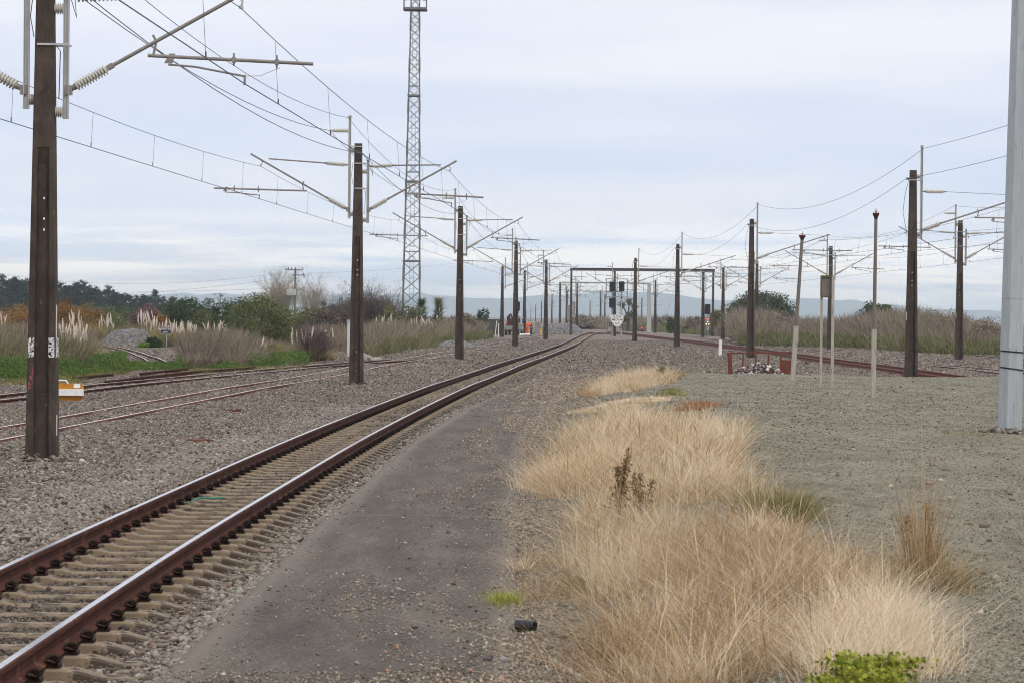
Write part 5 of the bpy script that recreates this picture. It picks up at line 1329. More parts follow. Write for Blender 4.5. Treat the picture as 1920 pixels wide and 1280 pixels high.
tuft('tangled brown grass spread low around the lone tuft', 1748, 1096, 60, 800, .22, .08, M['brownstraw'], .7, .9)
tuft('olive green tuft at the edge of the golden grass', 1464, 968, 52, 2200, .25, .06, M['olivegrass'], .7, 1.1)
tuft('small olive tuft beside the asphalt edge', 1085, 1105, 22, 250, .13, .04, M['olivegrass'], .8, .8)
tuft('bright green tuft at the asphalt edge', 945, 1128, 32, 800, .06, .025, M['lime'], .8, .6)
tuft('straw tuft on the bare dirt beside the asphalt', 985, 1068, 20, 160, .13, .04, M['straw'], .9, .8)
tuft('tiny green tuft on the gravel before the notice board', 1612, 722, 7, 60, .05, .02, M['green'], .9, .5)
tuft('small yellow green tuft in front of the steel pole', 1775, 812, 12, 120, .06, .02, M['olivegrass'], .8, .5)
tuft('flat olive tuft at the foot of the steel pole', 1830, 816, 32, 300, .03, .01, M['olivegrass'], .9, .5)
# leafy bright green plants
def leafy(label, px, py, r_px, h, n, m_, size, name='green_plant'):
    g = gp(px, py); u = g[1] / FPX; r_ = r_px * u
    root = thing(name, label, 'plant', tuple(g))
    b = B(); P = []
    for k in range(14):
        a = random.random() * 6.28; q = r_ * math.sqrt(random.random()); top = Vector((q * math.cos(a), q * math.sin(a), h * random.uniform(.6, 1.05)))
        b.path([(top.x * .3, top.y * .3, 0), (top.x * .7, top.y * .7, top.z * .6), top], .006, 4)
        for _ in range(n // 14): t = random.uniform(.3, 1.05); P.append((top.x * (.3 + .7 * t) + random.gauss(0, r_ * .14), top.y * (.3 + .7 * t) + random.gauss(0, r_ * .14), max(.01, top.z * t + random.gauss(0, h * .06))))
    b.build('stem', m_, root); P = np.array(P); leaves('foliage', P, rng.uniform(.6, 1.3, len(P)) * size, m_, root, None, .6, .7); return root
leafy('bright green leafy plant at the bottom of the golden grass', 1640, 1306, 125, .19, 3000, M['lime'], .015)
leafy('upright green leafy weed behind the far golden grass', 1240, 708, 9, .34, 260, M['fennel'], .035)
leafy('small green weed left of the far golden grass', 1150, 712, 4, .22, 70, M['fennel'], .03)
def dock(label, px, py, ty, spread, n):
    g = gp(px, py); h = (py - ty) * g[1] / FPX; root = thing('dock_plant', label, 'plant', tuple(g)); b = B(); P = []
    for k in range(n):
        a = random.uniform(-1, 1) * spread; hh = h * random.uniform(.7, 1); top = Vector((a * hh, random.uniform(-.1, .1), hh)); b.path([(0, 0, 0), (top.x * .35, top.y * .5, hh * .5), top], .005, 4)
        for _ in range(int(170)): t = random.uniform(.3, 1); w_ = .05 * (1.15 - t) + .008; P.append((top.x * (t ** 1.4) + random.gauss(0, w_), top.y * t + random.gauss(0, w_), hh * t))
    b.build('stem', M['bark'], root); P = np.array(P); leaves('seed_head', P, rng.uniform(.007, .016, len(P)), M['dock'], root, None, .3, .8)['kind'] = 'stuff'
dock('tall dark brown dock plant in the golden grass', 1160, 985, 836, .16, 6); dock('smaller dark dock plant leaning beside the tall one', 1205, 985, 876, .4, 4); dock('thin dock stalk above the far golden grass', 1176, 716, 676, .12, 1); dock('dark dock stalk at the very tip of the lone brown tuft', 1733, 1080, 905, .09, 1); dock('faint dark stalk near the lone tuft', 1700, 1015, 945, .2, 1)

# ------------------------------------------------------------------ scrub: dry weeds, fennel strip
def weeds(name, px_poly, n, h0, h1, m_, label, w=.02, lean=.22, depth=None, seg=3, hump=1., hm=None):
    """poly of base pixels along the front edge, thicket extends back by depth metres"""
    fr = np.array([gp(*p)[:2] for p in px_poly]); t = rng.random(n); x = np.interp(t, np.linspace(0, 1, len(fr)), fr[:, 0]); y = np.interp(t, np.linspace(0, 1, len(fr)), fr[:, 1])
    dd = rng.random(n) ** 1.3 * depth; x = x * (1 + dd / y * .98); y = y + dd
    q = vnoise(x * .55, y * .22, 41) * .6 + vnoise(x * 1.9, y * .6, 42) * .4
    h = (h0 + (h1 - h0) * np.clip(dd / (depth * .35), 0, 1)) * (.5 + .8 * q * hump) * rng.uniform(.7, 1.12, n) * (np.interp(t, np.linspace(0, 1, len(hm)), hm) if hm else 1.)
    rn = np.clip(rng.normal(.5, .25, n) + (q - .5) * .6, 0, 1)
    o = blades(name, np.column_stack([x, y, np.zeros(n) - .03]), h, np.full(n, w) * rng.uniform(.6, 1.4, n), m_, lean, None, rn, seg, .6, 1.5); return tag(o, label, 'weeds', None, 'stuff')
weeds('dry_weeds', [(345, 692), (420, 690), (520, 684), (600, 676)], 19000, .7, 1.75, M['weed'], 'mauve brown dry weed thicket behind the bright green strip', .018, depth=17, hm=(.9, .95, .85, .55, .42, .4))
weeds('dry_weeds', [(690, 668), (760, 656), (850, 642), (905, 634)], 16000, .7, 1.8, M['weed'], 'mauve brown dry weeds between the tall masts and the truck', .026, depth=40)
weeds('green_weeds', [(690, 670), (760, 659), (850, 645), (925, 634)], 3600, .3, .95, M['weedgreen'], 'greenish low weeds fronting the dry thicket by the yard track', .03, depth=8)
weeds('dry_weeds', [(-30, 702), (60, 698), (170, 690)], 9000, .8, 1.75, M['weed'], 'grey brown weeds behind the green strip at the nearest mast', .02, depth=18)
weeds('green_weeds', [(-30, 704), (50, 700), (160, 692)], 2500, .5, 1.3, M['weedgreen'], 'greenish weeds low behind the nearest mast', .024, depth=8)
weeds('dry_weeds', [(590, 664), (660, 657), (720, 650)], 5000, .7, 1.7, M['weed'], 'dry weeds around the pale cabinet', .024, depth=22)
def rweeds(front, n, h0, h1, m_, label, w, depth, hump=1.): return weeds('dry_weeds', front, n, h0, h1, m_, label, w, .2, depth, 3, hump, (1.15, 1.1, .8, .8, .95, .9, 1.15, 1.2, 1.0, .7, .6))
rweeds([(1385, 641), (1450, 642), (1520, 644), (1600, 644), (1700, 650), (1800, 656), (1900, 657)], 30000, 1.4, 2.9, M['weed'], 'long bank of brown brush behind the far yard tracks', .042, 34)
weeds('green_weeds', [(1385, 648), (1450, 649), (1520, 651), (1600, 652), (1700, 659), (1800, 666), (1900, 668)], 8000, .45, 1.3, M['weedgreen'], 'green lower edge of the brown brush bank', .045, .3, 10)
weeds('dry_weeds', [(1165, 619), (1240, 622), (1330, 629), (1390, 636)], 8000, 1.0, 2.6, M['weed'], 'far brown scrub behind the portals', .06, .2, 70)
weeds('green_weeds', [(1165, 620), (1240, 623), (1330, 630)], 3000, .6, 1.4, M['weedgreen'], 'far green scrub edge behind the portals', .06, .3, 30)
weeds('dry_weeds', [(1070, 616), (1100, 617), (1140, 618)], 3500, 1.0, 2.6, M['weed'], 'scrub beyond the track end left of the speed board', .07, .2, 90)
def fennel(front, n, h0, h1, depth, label):
    fr = np.array([gp(*p)[:2] for p in front]); t = rng.random(n); x = np.interp(t, np.linspace(0, 1, len(fr)), fr[:, 0]); y = np.interp(t, np.linspace(0, 1, len(fr)), fr[:, 1]); dd = rng.random(n) * depth; x *= 1 + dd / y; y = y + dd
    q = vnoise(x * .9, y * .3, 51) * .6 + vnoise(x * 2.6, y * .9, 52) * .4; k = (q > .34) & (rng.random(n) < np.clip((q - .25) * 3.5, 0, 1)); x, y, q, dd = x[k], y[k], q[k], dd[k]
    top = (h0 + (h1 - h0) * np.clip(dd / 3, 0, 1)) * (.35 + 1.05 * q); z = top * rng.random(len(x)) ** .55
    P = np.column_stack([x + rng.normal(0, .05, len(x)), y, z]); o = leaves('fennel_foliage', P, rng.uniform(.03, .075, len(P)), M['fennel'], None, np.clip(rng.normal(.45, .2, len(P)) + (q - .5) * .8, 0, 1), .8, .3); return tag(o, label, 'green growth', None, 'stuff')
fennel([(-40, 712), (60, 713), (180, 703), (235, 697)], 26000, .16, .62, 8, 'feathery bright green growth behind the nearest mast')
fennel([(225, 697), (330, 693), (400, 691)], 9000, .06, .3, 6, 'low bright green growth in front of the curved rails')
fennel([(330, 695), (420, 692), (500, 688), (578, 683)], 19000, .12, .5, 6, 'bright green growth fronting the mauve weeds')
GF1 = grass_patch([(-40, 722), (110, 722), (240, 702), (235, 696), (60, 712), (-40, 714)], 7000, .12, .05, .012, M['olivegrass'], seg=2); GF2 = grass_patch([(340, 706), (580, 690), (570, 683), (345, 695)], 5000, .1, .05, .012, M['olivegrass'], seg=2); GF3 = grass_patch([(690, 668), (730, 662), (715, 650), (690, 652)], 2500, .35, .1, .016, M['green'])
grass('verge_grass', [GF1, GF2, GF3], M['olivegrass'], 'yellowish verge grass along the siding', .7, .6, 2)

# ------------------------------------------------------------------ shrubs and trees
def limbs(b, base, h, n, spread, r0_, depth=2, wig=.25, split=(3, 4), zmin=.15, thin=.5):
    """branching twigs as thin tubes"""
    def grow(p, d, L_, r_, lv):
        pts = [p]; q = p.copy(); dd = d.copy()
        for k in range(3):
            dd = (dd + Vector((random.gauss(0, wig), random.gauss(0, wig), random.gauss(.08, wig * .6)))).normalized(); q = q + dd * (L_ / 3); pts.append(q.copy())
        b.path(pts, [r_, r_ * .85, r_ * .7, r_ * .5], 3 if lv < depth else 5)
        if lv > 0:
            for _ in range(random.randint(*split)):
                t = random.uniform(.25, 1); i = min(2, int(t * 3)); pp = pts[i].lerp(pts[i + 1], t * 3 - i)
                nd = (dd + Vector((random.gauss(0, .45), random.gauss(0, .45), random.gauss(.15, .3)))).normalized(); grow(pp, nd, L_ * random.uniform(.5, .75), r_ * thin, lv - 1)
    for k in range(n):
        a = random.random() * 6.283; s = spread * math.sqrt(random.random()); d = Vector((math.cos(a) * s, math.sin(a) * s, 1)).normalized()
        grow(Vector(base) + Vector((math.cos(a) * .15, math.sin(a) * .15, 0)), d, h * random.uniform(.5, .75), r0_, depth)

def crown_pts(n, rx, ry, rz, zc, nclump=40, tight=.22, flat=0.):
    """leaf points gathered into clumps through an uneven crown"""
    c = rng.normal(0, 1, (nclump, 3)); c /= np.linalg.norm(c, axis=1)[:, None]; c *= rng.uniform(.35, 1, (nclump, 1)) ** .6
    c[:, 2] = np.where(c[:, 2] < -.55, -.55, c[:, 2]); sz = rng.uniform(.6, 1.35, nclump)
    i = rng.integers(0, nclump, n); v = rng.normal(0, 1, (n, 3)); v /= np.linalg.norm(v, axis=1)[:, None]; v *= (rng.random((n, 1)) ** .45) * tight * sz[i][:, None] * 1.6
    p = c[i] + v; P = np.stack([p[:, 0] * rx, p[:, 1] * ry, zc + p[:, 2] * rz], 1); shade = rng.random(nclump)[i] * .35 + rng.random(n) * .65
    k = P[:, 2] > .02; return P[k], shade[k]

def shrub(label, px, by, ty, hw, Y, m_, n=2600, leaf=None, name='shrub', cat='shrub', nclump=34, zlow=.0, group=None, bark=None, depthr=None, tight=.24):
    u = Y / FPX; g = at(px, by, Y); h = at(px, ty, Y)[2]; w = hw * u
    root = thing(name, label, cat, (g[0], Y, 0), random.random() * .0, group)
    b = B(); limbs(b, (0, 0, -.1), h * .8, 6, w / max(h, .3) * .9, max(.025, h * .014), 1); b.build('stems' if cat == 'shrub' else 'trunk', bark or M['bark'], root)
    zc = h * (.52 + zlow); P, s = crown_pts(n, w * .86, (depthr or w) * .86, (h - zc) * .92, zc, nclump, tight)
    if zlow == 0:
        P2, s2 = crown_pts(n // 2, w * .9, (depthr or w) * .9, h * .4, h * .3, nclump, .3); P = np.concatenate([P, P2]); s = np.concatenate([s, s2])
    leaves('foliage', P, rng.uniform(.6, 1.4, len(P)) * (leaf or (u * 2.0)), m_, root, s); return root
GS = 'shrubs in the scrub belt'
shrub('rust brown shrub at the far edge of the pampas, behind the nearest mast', 40, 612, 579, 62, 215, M['gorse'], 4200, name='gorse_shrub')
shrub('golden brown shrub just right of the nearest mast', 128, 606, 567, 36, 200, M['gorse'], 3400, name='gorse_shrub')
shrub('lower rust shrub between the pampas plumes', 163, 610, 574, 34, 225, M['gorse'], 2600, name='gorse_shrub')
shrub('dull olive shrub behind the grey stone heap', 205, 610, 577, 38, 235, M['olive'], 2600)
shrub('maroon twiggy shrub above the pampas plumes', 276, 606, 572, 36, 240, M['maroon'], 3800, name='maroon_shrub')
shrub('small rust shrub at the foot of the maroon shrub', 300, 612, 590, 20, 225, M['gorse'], 1200, name='gorse_shrub')
shrub('dark green shrub right of the maroon shrub', 345, 614, 557, 40, 228, M['dkgreen'], 5200)
shrub('dark green shrub standing left of the power pole', 405, 610, 558, 45, 250, M['dkgreen'], 5200)
shrub('dark green shrub behind the big olive bush', 448, 606, 557, 35, 255, M['dkgreen'], 4200)
shrub('pale green bush low beside the dark shrubs', 372, 612, 580, 28, 210, M['olive'], 2400)
shrub('big olive green bush left of the second mast', 487, 642, 556, 66, 165, M['olive'], 12000, depthr=3, nclump=70)
shrub('olive bush lower right of the big olive bush', 535, 632, 575, 36, 172, M['olive'], 4200)
shrub('dull green brown bush under the pale bare tree', 590, 622, 574, 42, 190, M['weedgreen'], 3600)
shrub('dark green bush far behind the second mast', 625, 605, 572, 34, 300, M['dkgreen'], 2200)
shrub('small dark bush beside the black shunting sign', 288, 652, 631, 17, 168, M['dkgreen'], 1800)
shrub('yellowish bush left of the black shunting sign', 270, 653, 642, 12, 167, M['green'], 700, name='low_bush')
shrub('pale olive bush at the foot of the lattice tower', 762, 606, 575, 40, 225, M['olive'], 3000)
shrub('olive green bush just right of the bare dark shrub', 725, 612, 577, 30, 205, M['olive'], 2200)
shrub('round green bush in the scrub left of the truck', 904, 600, 578, 16, 330, M['dkgreen'], 1600)
shrub('rounded brown bush left of the truck in the weeds', 865, 628, 588, 44, 260, M['weed'], 4200, name='dry_bush')
shrub('rounded brown bush between two tall masts', 790, 630, 590, 46, 235, M['weed'], 4200, name='dry_bush')
shrub('olive bush in the fennel by the teal topped box', 508, 676, 640, 24, 122, M['pampasleaf'], 2200, name='low_bush')
shrub('leafy green bush by the dark container', 897, 634, 612, 22, 300, M['olive'], 1600)
# right hand side
shrub('big rounded grey green tree above the brown brush', 1432, 640, 546, 56, 330, M['treegreen'], 9000, name='round_tree', cat='tree', zlow=.12, nclump=55)
shrub('grey green tree with a loose side, left of the big rounded one', 1388, 640, 559, 24, 340, M['treegreen'], 3600, name='round_tree', cat='tree', zlow=.1, tight=.3)
shrub('small rounded grey green tree right of the big rounded one', 1474, 640, 568, 20, 322, M['treegreen'], 2600, name='round_tree', cat='tree', zlow=.08)
shrub('low pale green bush at the foot of the rounded trees', 1352, 628, 575, 26, 335, M['olive'], 2400)
shrub('small dark green pine rising over the brown brush', 1644, 640, 567, 34, 300, M['dkgreen'], 3600, name='pine_tree', cat='tree', zlow=.2, nclump=22, tight=.3)
shrub('brown bush behind the portal, left of the single-armed masts', 1245, 622, 592, 24, 420, M['weed'], 2200, name='dry_bush')
shrub('dark green bush between two single-armed masts', 1258, 624, 596, 10, 380, M['dkgreen'], 900)
shrub('brown bush right of the red lit signal', 1305, 629, 594, 26, 370, M['weed'], 2200, name='dry_bush')
shrub('grey brown bush beyond the grey stone pile', 1095, 617, 592, 26, 470, M['weed'], 2600, name='dry_bush')
shrub('dark leaved bush at the edge of the frame behind the steel pole', 1880, 652, 612, 24, 250, M['weedgreen'], 2400)
GB_ = 'brown bushes in the brush bank'
for k, (x, ty, hw, Y) in enumerate([(1392, 586, 26, 262), (1462, 588, 40, 240), (1538, 601, 34, 232), (1598, 597, 30, 236), (1668, 592, 36, 222), (1735, 586, 44, 205), (1790, 586, 34, 196), (1842, 597, 34, 190)]):
    lab = ['brown bush at the left end of the brush bank, beside the dark mast', 'brown bush under the big rounded tree', 'low brown bush behind the small notice board', 'brown bush behind the dark mast next to the notice board', 'brown bush under the small pine', 'tall brown bush just right of the single-armed mast', 'brown bush left of the double-armed mast by the steel pole', 'low brown bush between double-armed mast and steel pole'][k]
    shrub(lab, x, 650, ty, hw, Y, M['weed'], 3400, None, 'dry_bush', 'shrub', 40, 0., GB_, M['greybark'], 3, .34)
shrub('dense brown twiggy bush filling in behind the second mast', 690, 614, 558, 62, 226, M['greyfuzz'], 9000, name='dry_bush', nclump=60, bark=M['greybark'])
shrub('brownish bush behind the yellow box post', 612, 640, 578, 40, 180, M['greyfuzz'], 5000, name='dry_bush', nclump=40, bark=M['greybark'])
# bare shrubs and trees
weeds('dry_weeds', [(1380, 646), (1450, 647), (1520, 649), (1600, 650), (1700, 657), (1800, 664), (1890, 666)], 15000, 1.5, 2.7, M['weed'], 'feathery brown stems fronting the brush bank', .03, .3, 22, 3, 1., (1.1, 1.1, .75, .75, .95, .9, 1.1, 1.15, 1.0, .7, .6))
def bare(label, px, by, ty, hw, Y, bark, n, depth, name='bare_shrub', cat='shrub', r_=None, fuzz=None):
    u = Y / FPX; g = at(px, by, Y); h = at(px, ty, Y)[2]; b = B(); limbs(b, (0, 0, -.1), h * .78, n, hw * u / h * 1.0, r_ or h * .009, depth, .18, (4, 5), thin=.55)
    root = thing(name, label, cat, (g[0], Y, 0)); b.build('branches', bark, root)
    if fuzz:
        vs = np.array(b.v); i = rng.integers(0, len(vs), fuzz[1]); i = i[vs[i][:, 2] > h * .3]; leaves('twigs', vs[i] + rng.normal(0, .1, (len(i), 3)), rng.uniform(.6, 1.3, len(i)) * u * 1.5, fuzz[0], root, None, .4, .22)
    return root
M['palefuzz'] = rnd_mat('pale_twig_tips', [(0, (.22, .18, .11)), (1, (.42, .36, .26))], .9, .3)
bare('pale leafless willow behind the power pole', 527, 600, 496, 46, 445, M['palebark'], 22, 3, 'bare_tree', 'tree', .055, (M['palefuzz'], 8000))
bare('smaller pale leafless willow right of the power pole', 582, 600, 518, 34, 455, M['palebark'], 14, 3, 'bare_tree', 'tree', .05, (M['palefuzz'], 4000))
bare('dark leafless shrub tree right of the second mast', 694, 612, 525, 50, 215, M['greybark'], 26, 3, 'bare_tree', 'tree', .032, (M['greyfuzz'], 12000))
bare('leafless shrub beside the second mast, left side', 640, 612, 550, 30, 218, M['greybark'], 14, 3, 'bare_tree', 'tree', .028, (M['greyfuzz'], 6000))
bare('leafless shrub before the lattice tower', 738, 612, 545, 26, 222, M['greybark'], 10, 3, 'bare_tree', 'tree', .028, (M['greyfuzz'], 4000))
bare('sprawling purple brown twig bush behind the yellow box post', 588, 676, 604, 46, 124, M['greybark'], 26, 3, 'bare_shrub', 'shrub', .02, (M['maroon'], 3800))
bare('fallen grey branch lying in the green growth', 560, 682, 664, 40, 110, M['greybark'], 4, 2, 'fallen_branch', 'branch', .018)
for k, (x, ty, hw) in enumerate([(790, 563, 9), (822, 561, 8)]):
    Y = 235; u = Y / FPX; g = at(x, 605, Y); h = at(x, ty, Y)[2]; root = thing('spiky_plant', ['dark spiky plant at the right foot of the lattice tower', 'pale spiky plant standing alone above the weeds'][k], 'plant', (g[0], Y, 0)); P = []; b = B(); b.tube((0, 0, 0), (0, 0, h * .95), .04, .02, 6); b.build('stem', M['bark'], root)
    n = 500; t = rng.random(n) ** .7; a = rng.uniform(0, 6.28, n); rr = hw * u * (1.15 - t) * (.5 + .5 * rng.random(n)) + .05; P = np.stack([rr * np.cos(a), rr * np.sin(a), h * (.35 + .65 * t)], 1); blades('foliage', P, np.full(n, .35), np.full(n, .07), M['dkgreen'] if k == 0 else M['olive'], .8, root, None, 2, .5, None, a)
# cabbage tree behind the signals
Y = 430; u = Y / FPX; g = at(1177, 618, Y); root = thing('cabbage_tree', 'shaggy cabbage tree behind the signal posts', 'tree', (g[0], Y, 0)); b = B(); H1 = at(1177, 585, Y)[2]; b.path([(0, 0, -.1), (.1, 0, H1 * .5), (.0, 0, H1)], [.3, .24, .18], 8); tp = []
for dx, dz in ((-.9, 1.0), (.2, 1.6), (1.1, .7), (-.5, -1.3), (.8, -.6)): b.path([(0, 0, H1 * .75), (dx * .6, .1, H1 + dz * .4), (dx, .1, H1 + dz)], [.14, .1, .08], 6); tp.append((dx, .1, H1 + dz))
b.build('trunk', M['bark'], root); tp = np.array(tp); i = rng.integers(0, len(tp), 700); a = rng.uniform(0, 6.28, 700); blades('crown', tp[i] + rng.normal(0, .2, (700, 3)), rng.uniform(-.5, 1.0, 700), np.full(700, .19), M['olive'], 1.3, root, None, 3, .7, None, a)
# conifers along the far left
def conifer_proto(seed, kind):
    st = np.random.default_rng(seed); root = thing('conifer_tree', '', 'tree'); b = B(); b.path([(0, 0, -.3), (.15, 0, 5), (.0, 0, 9.6)], [.3, .22, .06], 7); P = []; nl = 15 if kind < 2 else 22
    for k in range(nl):
        t = k / nl; z = 2.2 + 7.6 * t; L_ = (3.1 * (1 - t) ** .6 + .35) * st.uniform(.5, 1.15)
        for q in range(st.integers(2, 5)):
            a = st.uniform(0, 6.28); dz = st.uniform(.0, .9); e = Vector((math.cos(a) * L_, math.sin(a) * L_, z + dz)); b.path([(0, 0, z - .4), e * .5 + Vector((0, 0, z * .5 - .1)), e], [.09, .06, .03], 4)
            m_ = 70; tt = st.random(m_) ** .6; c = np.outer(tt, [e.x, e.y, 0]) + np.stack([st.normal(0, .34, m_), st.normal(0, .34, m_), z - .3 + tt * (dz + .4) + np.abs(st.normal(0, .2, m_))], 1); P.append(c)
    b.build('trunk', M['bark'], root); P = np.concatenate(P); leaves('crown', P, st.uniform(.12, .3, len(P)), M['conifer'], root, None, .8, .5); return root
CF = [conifer_proto(s, k) for k, s in enumerate((11, 12, 13, 14))]; cused = [False] * 4
ctops = [(-14, 522), (4, 518), (17, 528), (29, 523), (42, 530), (54, 526), (70, 532), (86, 529), (99, 534), (112, 531), (124, 540), (136, 536), (146, 533), (156, 529), (166, 541), (175, 541), (186, 546), (203, 538), (215, 549), (229, 552), (243, 555), (256, 556), (270, 555), (283, 557), (292, 546), (306, 558), (323, 559), (340, 562), (606, 566), (622, 571), (455, 566)]
cl = ['leftmost', 'second', 'third', 'fourth', 'fifth', 'sixth', 'seventh', 'eighth', 'ninth', 'tenth', 'eleventh', 'twelfth', 'thirteenth', 'fourteenth', 'fifteenth', 'sixteenth', 'seventeenth', 'eighteenth', 'nineteenth', 'twentieth', 'twenty first', 'twenty second', 'twenty third', 'twenty fourth', 'tall round-topped', 'twenty sixth', 'twenty seventh', 'twenty eighth', 'far small', 'farthest small', 'half hidden']
for k, (x, ty) in enumerate(ctops):
    Y = 520 + (k * 37 % 90); p = k % 4; o = CF[p] if not cused[p] else copy_tree(CF[p]); cused[p] = True; g = at(x, 603, Y); h = at(x, ty, Y)[2]; s = h / 10.0
    o.location = (g[0], Y, 0); o.scale = (s * (1.15 if k != 24 else .9), s * 1.15, s); o.rotation_euler = (0, 0, k * 1.7); o['group'] = 'dark conifers along the far treeline'; o['category'] = 'tree'
    o['label'] = ('tall round-topped dark conifer standing clear above the maroon shrub' if k == 24 else 'small dark conifer seen between the pale willow and the second mast' if k in (28, 29) else 'dark conifer mostly hidden behind the big olive bush' if k == 30 else f'dark conifer, {cl[k]} along the far treeline counted from the left edge')
CF[0]
Y = 640
P = np.column_stack([rng.uniform(at(-60, 600, Y)[0], at(345, 600, Y)[0], 26000), rng.uniform(630, 690, 26000), rng.random(26000)]); tx = project(np.column_stack([P[:, 0], P[:, 1], P[:, 2] * 0 + 1]))[:, 0]
top = np.interp(tx, [-60, 60, 170, 230, 345], [7.6, 7.0, 5.6, 4.2, 3.6]) * (.72 + .5 * vnoise(P[:, 0] * .35, P[:, 1] * .02, 61)); P[:, 2] = P[:, 2] ** .8 * top
tag(leaves('woods', P, rng.uniform(.2, .5, len(P)), M['conifer'], None, None, .8, .5), 'dark mass of woods closing the far treeline', 'woods', None, 'stuff')
for k, (x, Y2, w_, h_, m_) in enumerate([(235, 300, 40, 3.0, 'dkgreen'), (160, 290, 60, 2.8, 'olive'), (60, 300, 70, 3.0, 'gorse'), (320, 310, 40, 3.0, 'dkgreen'), (560, 260, 50, 2.6, 'weedgreen'), (660, 270, 50, 2.4, 'weedgreen'), (760, 300, 70, 2.2, 'weed'), (860, 330, 60, 2.0, 'weed')]):
    lab = ['dark green growth behind the grey stone heap', 'olive growth behind the pampas by the nearest mast', 'rusty growth at the left edge under the conifers', 'dark green growth under the tall round conifer', 'dull growth between the power pole and the second mast', 'dull growth behind the second mast', 'brown growth behind the lattice tower foot', 'brown growth behind the third mast'][k]
    u = Y2 / FPX; g = at(x, 600, Y2); P, s = crown_pts(3000, w_ * u, 6, h_ * .55, h_ * .45, 40, .3); P += np.array([g[0], Y2, 0]); tag(leaves('undergrowth', P, rng.uniform(.6, 1.4, len(P)) * u * 2, M[m_], None, s), lab, 'undergrowth', None, 'stuff')

# ------------------------------------------------------------------ pampas clumps
pl_b = B(); pr = [(0, .004), (.12, .017), (.35, .03), (.65, .026), (.9, .012), (1, .003)]; pl_b.lathe((0, 0, 0), (.06, 0, .55), pr, 6)
for k in range(40): t = random.uniform(.1, .95); a = random.random() * 6.28; rr = np.interp(t, [q[0] for q in pr], [q[1] for q in pr]); c = Vector((.06 * t, 0, .55 * t)); d = Vector((math.cos(a), math.sin(a), .9)); pl_b.tube(c + d * rr * .6, c + d * (rr + .025), .006, .002, 3)
def pampas(label, px, by, hw, ph, nplume, Y=None, leafh=None, nl=700):
    g = gp(px, by) if Y is None else np.append(at(px, by, Y)[:2], 0.); Y = g[1]; u = Y / FPX; w = hw * u; root = thing('pampas_clump', label, 'pampas grass', (g[0], Y, 0), 0, 'pampas clumps in the scrub belt')
    lh = leafh or ph * .62; a = rng.uniform(0, 6.28, nl); q = rng.random(nl) ** .5 * w * .75; P = np.stack([q * np.cos(a), q * np.sin(a), np.zeros(nl)], 1); blades('leaves', P, rng.uniform(.6, 1.15, nl) * lh, np.full(nl, u * .55), M['pampasleaf'], .5, root, None, 4, 1.2, None, a)
    first = None
    for k in range(nplume):
        x = random.uniform(-w, w); yy = random.uniform(-w, w) * .6; z = ph * random.uniform(.72, 1.0) - .6
        if first is None:
            o = first = pl_b.build('plume', M['plume'], root) if pampas.me is None else bpy.data.objects.new('plume', pampas.me); 
            if pampas.me is None: pampas.me = o.data
            else: COL.objects.link(o); o.parent = root
        else: o = first.copy(); COL.objects.link(o)
        o.location = (x * .85, yy, z); o.rotation_euler = (random.gauss(0, .14), random.gauss(0, .1) + x / max(w, .1) * .2, random.random() * 6.28); s = random.uniform(.75, 1.25) * max(1, u / .026 * .85); o.scale = (s, s, s * .95)
        if k < 60:
            b = None
    b = B()
    for c in list(root.children):
        if c.name.startswith('plume'): b.tube((c.location.x * .6, c.location.y * .6, 0), c.location, .012, .008, 4)
    b.build('stalks', M['palewood'], root); return root
pampas.me = None
pampas('dense pampas clump with many cream plumes just right of the nearest mast', 140, 688, 34, 1.85, 34, None, 1.2, 1600)
pampas('pampas clump with cream plumes half behind the nearest mast', 104, 686, 20, 1.95, 16, None, 1.2)
pampas('pampas plumes above the rust shrub right of the nearest mast', 144, 640, 16, 2.3, 12, 190, 1.6)
pampas('pampas clump left of the grey stone heap top', 198, 640, 20, 2.1, 12, 195, 1.5)
pampas('pampas clump in front of the maroon shrub', 273, 638, 18, 2.35, 16, 200, 1.6)
pampas('pampas clump directly behind the black shunting sign', 322, 650, 24, 1.85, 26, 174, 1.3, 1000)
pampas('pampas clump left of the black shunting sign', 289, 650, 10, 1.9, 8, 178, 1.2)
pampas('pampas clump right of the black shunting sign', 352, 648, 18, 1.75, 20, 178, 1.2)
pampas('pampas plumes above the mauve weeds below the big olive bush', 405, 645, 24, 1.7, 22, 175, 1.1)
pampas('few plumes at the left frame edge', 6, 640, 10, 2.3, 8, 180)
pampas('small pampas tuft with few plumes beside the teal topped box', 500, 680, 14, 1.2, 3, None, .9)
pampas('thin pampas with drooping plumes in the purple twig bush', 570, 676, 26, 1.75, 10, 124, .7)
pampas('tall plumes beside the yellow box post', 607, 672, 6, 1.8, 2, 127, .7)
pampas('pampas plumes behind the second mast', 722, 640, 22, 2.2, 8, 200, 1.4)
pampas('pampas plumes in front of the lattice tower foot', 790, 632, 30, 2.15, 12, 215, 1.4)
pampas('single pampas tuft with one bright plume by the pale cabinet', 622, 672, 4, 1.65, 1, 128, .5, 120)
